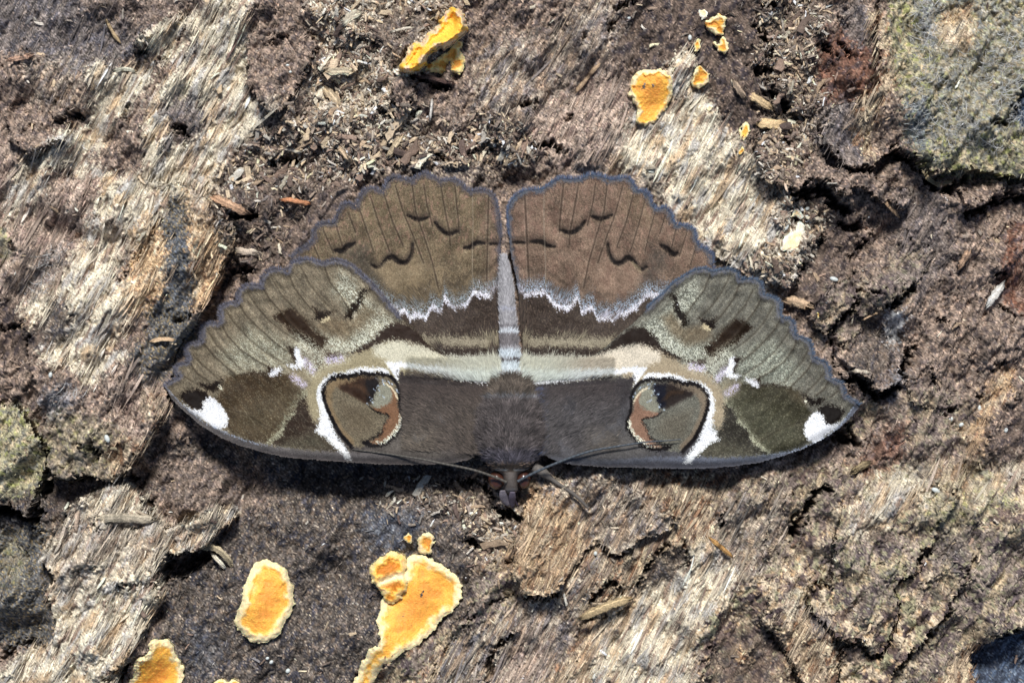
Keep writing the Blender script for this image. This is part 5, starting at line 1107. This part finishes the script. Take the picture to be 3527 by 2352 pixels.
    c *= (1 + .025 * np.sin((y + x * .15 + g2 * 2) * 1.9))[:, None]
    fr = (88, 85, 94) if not right else (88, 91, 102)
    e2 = edge + st * 1.6 + noi(x, y, 34, 760, 'med') * 1.8
    bw = ss(11, 6, e2) * .92 * ss(770, 600, y); c = lay(c, bw * .93, fr); c = lay(c, bw * ss(-.2, 1.2, noi(x, y, 22, 761)) * .6, (104, 96, 90)); c = lay(c, bw * ss(.2, 1.2, noi(x, y, 30, 762)) * .5, (66, 62, 70)); c = lay(c, ss(2.4, .5, np.abs(e2 - 12)) * .5 * ss(700, 560, y), (54, 46, 48))
    if right: c = lay(c, ss(14, 0, e2) * .2 * ss(640, 480, y), (70, 108, 140))  # iridescent blue painted along the right margin
    return c

moth = bpy.data.objects.new('moth', None); link(moth)
mo = W(1172, 1000, 1.5); moth.location = tuple(float(v) for v in mo); ML = np.array(moth.location)
tag(moth, 'large brown moth with false eye spots, wings spread flat on the bark', 'moth')

def fw_z(lx_, ly_, edge_all):
    z = 2.2 + 3.3 * np.clip((ly_ - 620) / 440, -.1, 1.05)
    z += .5 * np.sin(np.clip((lx_ - 380) / 760, 0, 1) * math.pi)
    for k, v in enumerate(FWV[:14]):
        d = pdist(lx_.astype(np.float32), ly_.astype(np.float32), v); z += (.17 if k % 2 == 0 else -.10) * np.exp(-(d / 4.5) ** 2)
    return z
def hw_z(lx_, ly_):
    z = 1.75 + 1.1 * np.clip((ly_ - 400) / 480, 0, 1) 
    for k, v in enumerate(HWV):
        d = pdist(lx_.astype(np.float32), ly_.astype(np.float32), v); z += (.13 if k % 2 else -.11) * np.exp(-(d / 5.5) ** 2)
    return z
WSTEP = 1.75
def wing(kind, outline, n_out, right):
    a = np.array(outline)
    gx_ = np.arange(a[:, 0].min() - 4, a[:, 0].max() + 4, WSTEP); gy_ = np.arange(a[:, 1].min() - 4, a[:, 1].max() + 4, WSTEP)
    X, Y = np.meshgrid(gx_.astype(np.float32), gy_.astype(np.float32)); x, y = X.ravel(), Y.ravel()
    fz = noi(x, y, 3.5, 720) * .9
    d = sdf(x, y, outline) + fz * .7; edge = pdist(x, y, outline[:n_out])
    if right: lx_, ly_ = (mapFW if kind == 'fore' else mapHW)(x, y)
    else: lx_, ly_ = x, y
    lx_ = np.asarray(lx_, np.float32); ly_ = np.asarray(ly_, np.float32)
    if kind == 'fore':
        c = paint_fw(lx_, ly_, edge, right)
        z = fw_z(lx_, ly_, edge)
        cd = pdist(x, y, outline[n_out + 14:]) ; z = z - .6 * (1 - ss(0, 26, cd)) ** 1.5
        z = z + .12 * np.sin(edge * .25) * ss(60, 10, edge)
    else:
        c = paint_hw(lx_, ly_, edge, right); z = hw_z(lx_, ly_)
        z = z + 0.2 * ss(0, 40, edge) 
    z = z + noi(x, y, 120, 721 + right, 'soft') * .08; c = np.clip(112 * (np.clip(c, 1, 232) / 112) ** 1.24, 0, 236); gm = c.mean(1, keepdims=True); c = gm + (c - gm) * .74
    V = (d < 0).reshape(X.shape); fm = V[:-1, :-1] & V[1:, :-1] & V[:-1, 1:] & V[1:, 1:]
    wx, wy, wz = W(x, y, z)
    o = grid_mesh('fore_wing' if kind == 'fore' else 'hind_wing', (wx - ML[0]).reshape(X.shape), (wy - ML[1]).reshape(X.shape), (wz - ML[2]).reshape(X.shape), fm, lin(c) * .80, M_WING, skirt=.12 * MM)
    link(o, moth)
    return o
wHL = wing('hind', HWL, n_outHL, False); wHR = wing('hind', HWR, n_outHR, True)
wFL = wing('fore', FWL, n_outerL, False); wFR = wing('fore', FWR, n_outerR, True)

# ---------------------------------------------------------------- body: one lofted surface, head to tail
BS = [ # y, centre x, half width, top z, bottom z (mm)
 (581,1156,1.5,2.9,2.4), (590,1157,6,3.4,2.0), (610,1159,10,3.9,1.8), (650,1162,14.5,4.4,1.6), (700,1164,16.5,4.8,1.5), (750,1167,18,5.2,1.5), (800,1170,20,5.8,1.4), (840,1171,25,6.3,1.4), (866,1172,31,6.8,1.4), (885,1173,42,7.2,1.4),
 (915,1173,52,7.6,1.4), (950,1172,66,8.0,1.3), (990,1171,75,8.2,1.2), (1025,1171,72,8.0,1.2), (1050,1171,62,7.5,1.3), (1066,1171,50,6.9,1.5), (1074,1171,42,6.1,1.8), (1082,1172,30,5.6,2.0), (1090,1172,19,5.6,1.9), (1102,1172,16,5.5,1.8), (1116,1173,17,5.1,1.9), (1126,1173,16,4.6,2.0), (1132,1173,10,3.8,2.2), (1135,1173,2,3.1,2.6)]
bs = np.array(BS, float); yy = np.concatenate([np.linspace(bs[i, 0], bs[i + 1, 0], 9)[:-1] for i in range(len(bs) - 1)] + [[bs[-1, 0]]])
def cub(t, k): return np.interp(t, bs[:, 0], bs[:, k])
def smo(v, n=5): 
    p = np.pad(v, (n, n), 'edge'); return np.convolve(p, np.ones(2 * n + 1) / (2 * n + 1), 'same')[n:-n]
bcx, bhw, bzt, bzb = [smo(cub(yy, k), 3 if k != 2 else 2) for k in (1, 2, 3, 4)]
def paint_body(x, y):
    x = x.astype(np.float32); y = y.astype(np.float32)
    f = noi(x, y, 4, 801, 'rough', 85, 3)
    c = np.repeat(np.array([[164, 161, 162.]]), len(x), 0) * (1 + .05 * f)[:, None]
    yb = y + f * 1.2
    for a, b, rgb in ((711, 716, (170,170,180)), (752, 756, (116,112,114)), (760, 768, (206,210,214)), (770, 798, (124,118,118)), (806, 826, (204,212,216)), (827, 833, (78,70,68)), (834, 868, (206,214,216)), (868, 917, (78,70,62)), (918, 922, (96,98,102))):
        c = lay(c, ss(a - 2.5, a + 1, yb) * ss(b + 2.5, b - 1, yb), rgb)
    c = lay(c, ss(918, 926, yb), (72, 66, 64)); c = lay(c, ss(1030, 1046, yb) * .6, (66, 64, 74)); c = lay(c, ss(1062, 1068, yb), (92, 78, 66))
    c = lay(c, ss(3, 1, np.abs(y - 1079)) * (np.abs(x - 1172) > 6), (176, 168, 156)); c = lay(c, ss(1080, 1086, y), (98, 90, 84)); c = lay(c, ss(1116, 1126, y) * .6, (130, 126, 126))
    return c
NK = 40; V = []; Cc = []
for i, yv in enumerate(yy):
    zc = (bzt[i] + bzb[i]) / 2; hz = (bzt[i] - bzb[i]) / 2
    for k in range(NK):
        a = 2 * math.pi * k / NK; qx = bcx[i] + bhw[i] * math.cos(a); zz = zc + hz * math.sin(a)
        X, Y, Z = W(qx, yv, zz); V.append((float(X) - ML[0], float(Y) - ML[1], float(Z) - ML[2])); Cc.append((qx, yv))
Cc = np.array(Cc); cb = paint_body(Cc[:, 0], Cc[:, 1])
nR = len(yy); Q = [(i * NK + k, i * NK + (k + 1) % NK, (i + 1) * NK + (k + 1) % NK, (i + 1) * NK + k) for i in range(nR - 1) for k in range(NK)]
V += [tuple(np.mean(V[:NK], 0)), tuple(np.mean(V[-NK:], 0))]; cb = np.concatenate([cb, cb[:1], cb[-1:]])
T_ = [(nR * NK, (k + 1) % NK, k) for k in range(NK)] + [(nR * NK + 1, (nR - 1) * NK + k, (nR - 1) * NK + (k + 1) % NK) for k in range(NK)]
body = bpy.data.objects.new('body', mesh_np('body', np.array(V), quads=np.array(Q)[:, ::-1], tris=np.array(T_)[:, ::-1], col=lin(cb), mats=[M_BODY]))
link(body, moth)
def body_top(x, y):
    c_ = np.interp(y, yy, bcx); h_ = np.interp(y, yy, bhw); t_ = np.interp(y, yy, bzt); b_ = np.interp(y, yy, bzb)
    u = np.clip((x - c_) / np.maximum(h_, 1), -1, 1); return (t_ + b_) / 2 + (t_ - b_) / 2 * np.sqrt(1 - u * u)

# eyes, palps, antennae, legs
def loft(name, pts, rad, zs, col, m, parent, nk=8, flat=1.0, rings=0.0):
    c = np.array(smooth_poly(pts, 2, False)); seg = np.r_[0, np.cumsum(np.hypot(*np.diff(c, axis=0).T))]; tot = seg[-1]
    ns = max(6, int(tot / (2.2 if rings else 3.5))); t = np.linspace(0, 1, ns)
    px = np.interp(t * tot, seg, c[:, 0]); py = np.interp(t * tot, seg, c[:, 1]); r = np.interp(t, np.linspace(0, 1, len(rad)), rad); z = np.interp(t, np.linspace(0, 1, len(zs)), zs)
    if rings: r = r * (1 + rings * np.where(np.arange(ns) % 2, 1, -1))
    tx = np.gradient(px); ty = np.gradient(py); ln = np.hypot(tx, ty); tx /= ln; ty /= ln
    V, C_ = [], []
    for s in range(ns):
        for k in range(nk):
            a = 2 * math.pi * k / nk; u = math.cos(a) * r[s]; v = math.sin(a) * r[s] * flat
            X, Y, Z = W(px[s] - ty[s] * u, py[s] + tx[s] * u, z[s] + v * K / MM); V.append((float(X) - ML[0], float(Y) - ML[1], float(Z) - ML[2]))
            C_.append(np.array(col) * (1 + .12 * math.sin(s * 1.3) * (rings > 0)) * random.uniform(.93, 1.07))
    Q = [(s * nk + k, s * nk + (k + 1) % nk, (s + 1) * nk + (k + 1) % nk, (s + 1) * nk + k) for s in range(ns - 1) for k in range(nk)]
    n0 = ns * nk; V += [tuple(np.mean(V[:nk], 0)), tuple(np.mean(V[-nk:], 0))]; C_ += [np.array(col)] * 2
    T_ = [(n0, (k + 1) % nk, k) for k in range(nk)] + [(n0 + 1, n0 - nk + k, n0 - nk + (k + 1) % nk) for k in range(nk)]
    o = bpy.data.objects.new(name, mesh_np(name, np.array(V), quads=np.array(Q)[:, ::-1], tris=np.array(T_)[:, ::-1], col=lin(np.array(C_)), mats=[m]))
    link(o, parent); return o
for ex, ey, er in ((1140, 1102, 19), (1202, 1100.5, 16)):
    n, k = 20, 12; V = []
    for i in range(k + 1):
        th = math.pi * i / k
        for j in range(n): V.append((er * math.sin(th) * math.cos(6.2832 * j / n), 21 * math.sin(th) * math.sin(6.2832 * j / n), 17 * math.cos(th)))
    Q = [(i * n + j, (i + 1) * n + j, (i + 1) * n + (j + 1) % n, i * n + (j + 1) % n) for i in range(k) for j in range(n)]
    o = bpy.data.objects.new('eye', mesh_np('eye', np.array(V) * K, quads=Q, mats=[M_EYE])); X, Y, Z = W(ex, ey, 3.9); o.location = (float(X) - ML[0], float(Y) - ML[1], float(Z) - ML[2]); link(o, moth)
# palps below the face
loft('palp', zH(450,520, 455,600, 490,670, 545,735), (6, 10, 9, 4), (4.4, 3.9, 3.2, 2.6), (112, 106, 112), M_BODY, moth, 8, .5)
loft('palp', zH(590,540, 585,620, 580,690, 600,760), (6, 9, 8, 4), (4.3, 3.7, 2.9, 2.2), (92, 84, 96), M_BODY, moth, 8, .5)
loft('proboscis', z5(930,1300, 960,1350, 975,1370), (3, 2.5, 1.5), (2.6, 1.8, 1.4), (70, 60, 78), M_BODY, moth, 6)
loft('antenna', z5(875,1165, 760,1115, 600,1060, 440,1025, 300,1000, 150,965, 0,942) + z1(1620,1425, 1480,1405, 1320,1386), (3.4, 3.1, 2.8, 2.3, 1.8, 1.0), (5.2, 6.0, 6.4, 6.3, 6.1, 5.9), (82, 78, 72), M_BODY, moth, 7, 1.0, .12)
loft('antenna', z5(965,1158, 1060,1105, 1200,1040, 1400,960, 1600,890, 1770,862) + z4(100,1358, 240,1335, 380,1328, 480,1318), (3.4, 3.1, 2.8, 2.3, 1.8, 1.0), (5.2, 6.0, 6.5, 6.6, 6.5, 6.3), (72, 78, 84), M_BODY, moth, 7, 1.0, .12)
lg = loft('leg', z5(1100,1030, 1170,1060, 1250,1125, 1330,1185, 1430,1245, 1510,1310, 1580,1388), (11, 12, 5.5, 4.2, 4.4, 4.2, 3.2), (4.0, 3.9, 3.7, 3.5, 3.2, 2.9, 2.4), (104, 98, 92), M_BODY, moth, 9)
loft('leg', z5(700,1020, 640,1050, 600,1100, 560,1130), (8, 6, 4, 3), (3.0, 2.4, 1.6, .9), (60, 52, 48), M_BODY, moth, 8)

# ---------------------------------------------------------------- fur and fringes
def strands(name, px, py, z, dx, dy, ln, lift, wd, col, parent, bend=.0, gain=.85):
    """tapered three-face hairs; px,py,ln,wd in sheet units, z,lift in mm"""
    n = len(px); nr = np.hypot(dx, dy) + 1e-9; dx = dx / nr; dy = dy / nr
    r = np.random.default_rng(n); b = r.normal(0, 1, n) * bend
    mx = px + dx * ln * .55 - dy * b * ln * .1; my = py + dy * ln * .55 + dx * b * ln * .1
    ex = px + dx * ln - dy * b * ln * .35; ey = py + dy * ln + dx * b * ln * .35
    P = []
    for (qx, qy, q, wf) in ((px, py, z, 1.0), (mx, my, z + lift * .75, .75)):
        for s in (-1, 1): P.append(np.stack(W(qx - dy * wd * wf * s * .5, qy + dx * wd * wf * s * .5, q), 1))
    P.append(np.stack(W(ex, ey, z + lift), 1))
    V = np.stack(P, 1).reshape(-1, 3) - ML[None]; i = np.arange(n) * 5
    Q = np.stack([i, i + 1, i + 3, i + 2], 1); T_ = np.stack([i + 2, i + 3, i + 4], 1)
    C_ = np.repeat(col, 5, 0) * np.tile([.92, .92, 1.0, 1.0, 1.05], n)[:, None]
    o = bpy.data.objects.new(name, mesh_np(name, V, quads=Q, tris=T_, col=lin(C_) * gain, mats=[M_FUR], smooth=False))
    link(o, parent); o['kind'] = 'stuff'; return o
hr = np.random.default_rng(33)
def jit(c, s=.12): return c * (1 + hr.normal(0, s, len(c)))[:, None]
# thorax
n = 15000; py = hr.uniform(866, 1078, n); px = np.interp(py, yy, bcx) + np.interp(py, yy, bhw) * hr.uniform(-1.02, 1.02, n)
z = body_top(px, py); dx = (px - 1172) / 70 * .9 + hr.normal(0, .22, n); dy = -1.0 + hr.normal(0, .15, n) + ss(1040, 1075, py) * .5
strands('fur', px, py, z, dx, dy, hr.uniform(9, 24, n) * (1 - .45 * ss(1040, 1075, py)), hr.uniform(.05, .35, n), hr.uniform(.8, 1.7, n), jit(paint_body(px, py) * (1.08 + .12 * noi(px.astype(np.float32), py.astype(np.float32), 46, 850, 'med'))[:, None], .22), body, 1.0, 1.15)
# abdomen
n = 5500; py = hr.uniform(590, 870, n); px = np.interp(py, yy, bcx) + np.interp(py, yy, bhw) * hr.uniform(-1.05, 1.05, n); z = body_top(px, py)
strands('fur', px, py, z, (px - 1166) / 40, -1 + hr.normal(0, .1, n), hr.uniform(5, 13, n), .12, hr.uniform(.7, 1.3, n), jit(paint_body(px, py), .12), body, .5, 1.0)
# long pale hair at the wing roots
for sgn, fo, mapf, wo in ((-1, paint_fw, None, wFL), (1, paint_fw, mapFW, wFR)):
    n = 5200; u = hr.uniform(0, 1, n) ** 1.5; px = 1172 + sgn * (22 + u * 210); v_ = hr.uniform(0, 1, n); py = 878 - 13 * u + hr.normal(0, 2, n) - v_ * 40
    lx_, ly_ = (px, py) if mapf is None else mapf(px, py); z = fw_z(np.asarray(lx_), np.asarray(ly_), 0) + .15
    z = np.maximum(z, body_top(px, py) * (np.abs(px - 1172) < 42))
    base = np.array([[204, 204, 186.]]) * np.ones((n, 1)); t = hr.uniform(0, 1, n)[:, None]; base = base * (1 - t * .25) + np.array([[160, 152, 128.]]) * t * .25; base = base + np.array([[14, 20, 26.]]) * (v_ < .3)[:, None]
    strands('fur', px, py, z, sgn * (.35 + u * 1.6) + hr.normal(0, .18, n), -1.1 + hr.normal(0, .1, n), hr.uniform(14, 34, n) * (1 - .5 * u), hr.uniform(.03, .22, n), hr.uniform(.7, 1.5, n), jit(base * (1 - ss(.25, .75, u))[:, None] + fo(np.asarray(lx_, float), np.asarray(ly_, float), np.full(n, 99.), sgn > 0) * .97 * ss(.25, .75, u)[:, None], .08), wo, .8)
    # dark hair over the white line from below
    n = 7500; u = hr.uniform(0, 1, n) ** 1.1; px = 1172 + sgn * (45 + u * 200); py = 897 - 12 * u + 150 * hr.uniform(0, 1, n) ** 1.7
    lx_, ly_ = (px, py) if mapf is None else mapf(px, py); z = fw_z(np.asarray(lx_), np.asarray(ly_), 0) + .08
    cc = fo(np.asarray(lx_, float), np.asarray(ly_, float), np.full(n, 99.), sgn > 0)
    if sgn > 0: cc = lay(cc, ss(90, 50, px - 1172) * ss(.2, .9, hr.normal(0, 1, n)), (86, 104, 150))
    strands('fur', px, py, z, sgn * (.9 + u) + hr.normal(0, .15, n), -.8 + hr.normal(0, .1, n), hr.uniform(9, 17, n), hr.uniform(.0, .1, n), hr.uniform(.7, 1.3, n), jit(cc * np.array([[1.03, 1.0, .96]]), .16), wo, .6, .95)
# hair over the root of the hind wings
for right, mapf, wo in ((False, None, wHL), (True, mapHW, wHR)):
    n = 9000; ll = z2(800,1000, 1400,860, 1400,1400, 1000,1280); 
    px = hr.uniform(915, 1145, n); py = hr.uniform(650, 850, n)
    if right: px = 2338 - px
    lx_, ly_ = (px, py) if mapf is None else mapf(px, py); lx_ = np.asarray(lx_); ly_ = np.asarray(ly_)
    fwl = FWR if right else FWL; hwl = HWR if right else HWL
    k = inside(px, py, hwl) & ~inside(px, py, fwl) & (ly_ > 660); px, py, lx_, ly_ = px[k], py[k], lx_[k], ly_[k]; n = len(px)
    cc = paint_hw(lx_.astype(float), ly_.astype(float), np.full(n, 99.), right); z = hw_z(lx_, ly_) + .05
    s = 1 if right else -1
    strands('fur', px, py, z, s * (np.abs(px - 1170) / 260 + hr.normal(0, .06, n)), -1 + hr.normal(0, .05, n), hr.uniform(10, 26, n), hr.uniform(.0, .15, n), hr.uniform(.6, 1.2, n), jit(cc, .18), wo, .5)
# fringes
def fringe(outl, n_out, zf_, right, wo, cols, mapf, skip=0):
    pts = np.array(outl[skip:n_out]); seg = np.hypot(*np.diff(pts, axis=0).T); cum = np.r_[0, np.cumsum(seg)]; n = int(cum[-1] * 3.2)
    t = hr.uniform(0, cum[-1], n); px = np.interp(t, cum, pts[:, 0]); py = np.interp(t, cum, pts[:, 1])
    i = np.clip(np.searchsorted(cum, t) - 1, 0, len(seg) - 1); tx = np.diff(pts[:, 0])[i] / seg[i]; ty = np.diff(pts[:, 1])[i] / seg[i]
    nx_, ny_ = ty, -tx
    if right and zf_ is not None: pass
    ins = inside((px + nx_ * 4).astype(np.float32), (py + ny_ * 4).astype(np.float32), outl); f = np.where(ins, -1, 1); nx_ *= f; ny_ *= f
    cxm, cym = (850, 1050) if not right else (1500, 1060)
    gx2 = px - (1172 + (px - 1172) * .35); gy2 = py - 1000; g = np.hypot(gx2, gy2) + 1e-6
    dx = nx_ * .5 + gx2 / g * .7; dy = ny_ * .5 + gy2 / g * .7
    px = px - nx_ * 3; py = py - ny_ * 3
    lx_, ly_ = (px, py) if mapf is None else mapf(px, py)
    z = zf_(np.asarray(lx_), np.asarray(ly_)) - .02
    c = np.array(cols)[hr.integers(0, len(cols), n)].astype(float)
    strands('fringe', px, py, z, dx + hr.normal(0, .12, n), dy + hr.normal(0, .12, n), hr.uniform(5, 13, n), hr.uniform(-.1, .15, n), hr.uniform(.8, 1.5, n), jit(c, .12), wo, .4)
fw0 = lambda a, b: fw_z(a, b, 0)
fringe(FWL, n_outerL, fw0, False, wFL, [(88,86,96), (98,98,112), (72,70,78), (110,110,124), (92,84,80)], None)
fringe(FWR, n_outerR, fw0, True, wFR, [(78,92,112), (76,92,112), (62,70,84), (96,110,128)], mapFW)
fringe(HWL, n_outHL - 8, hw_z, False, wHL, [(90,86,94), (74,70,76), (110,108,120), (92,98,118), (100,92,86)], None)
fringe(HWR, n_outHR - 8, hw_z, True, wHR, [(84,96,120), (70,74,92), (84,102,124), (100,104,124)], mapHW)
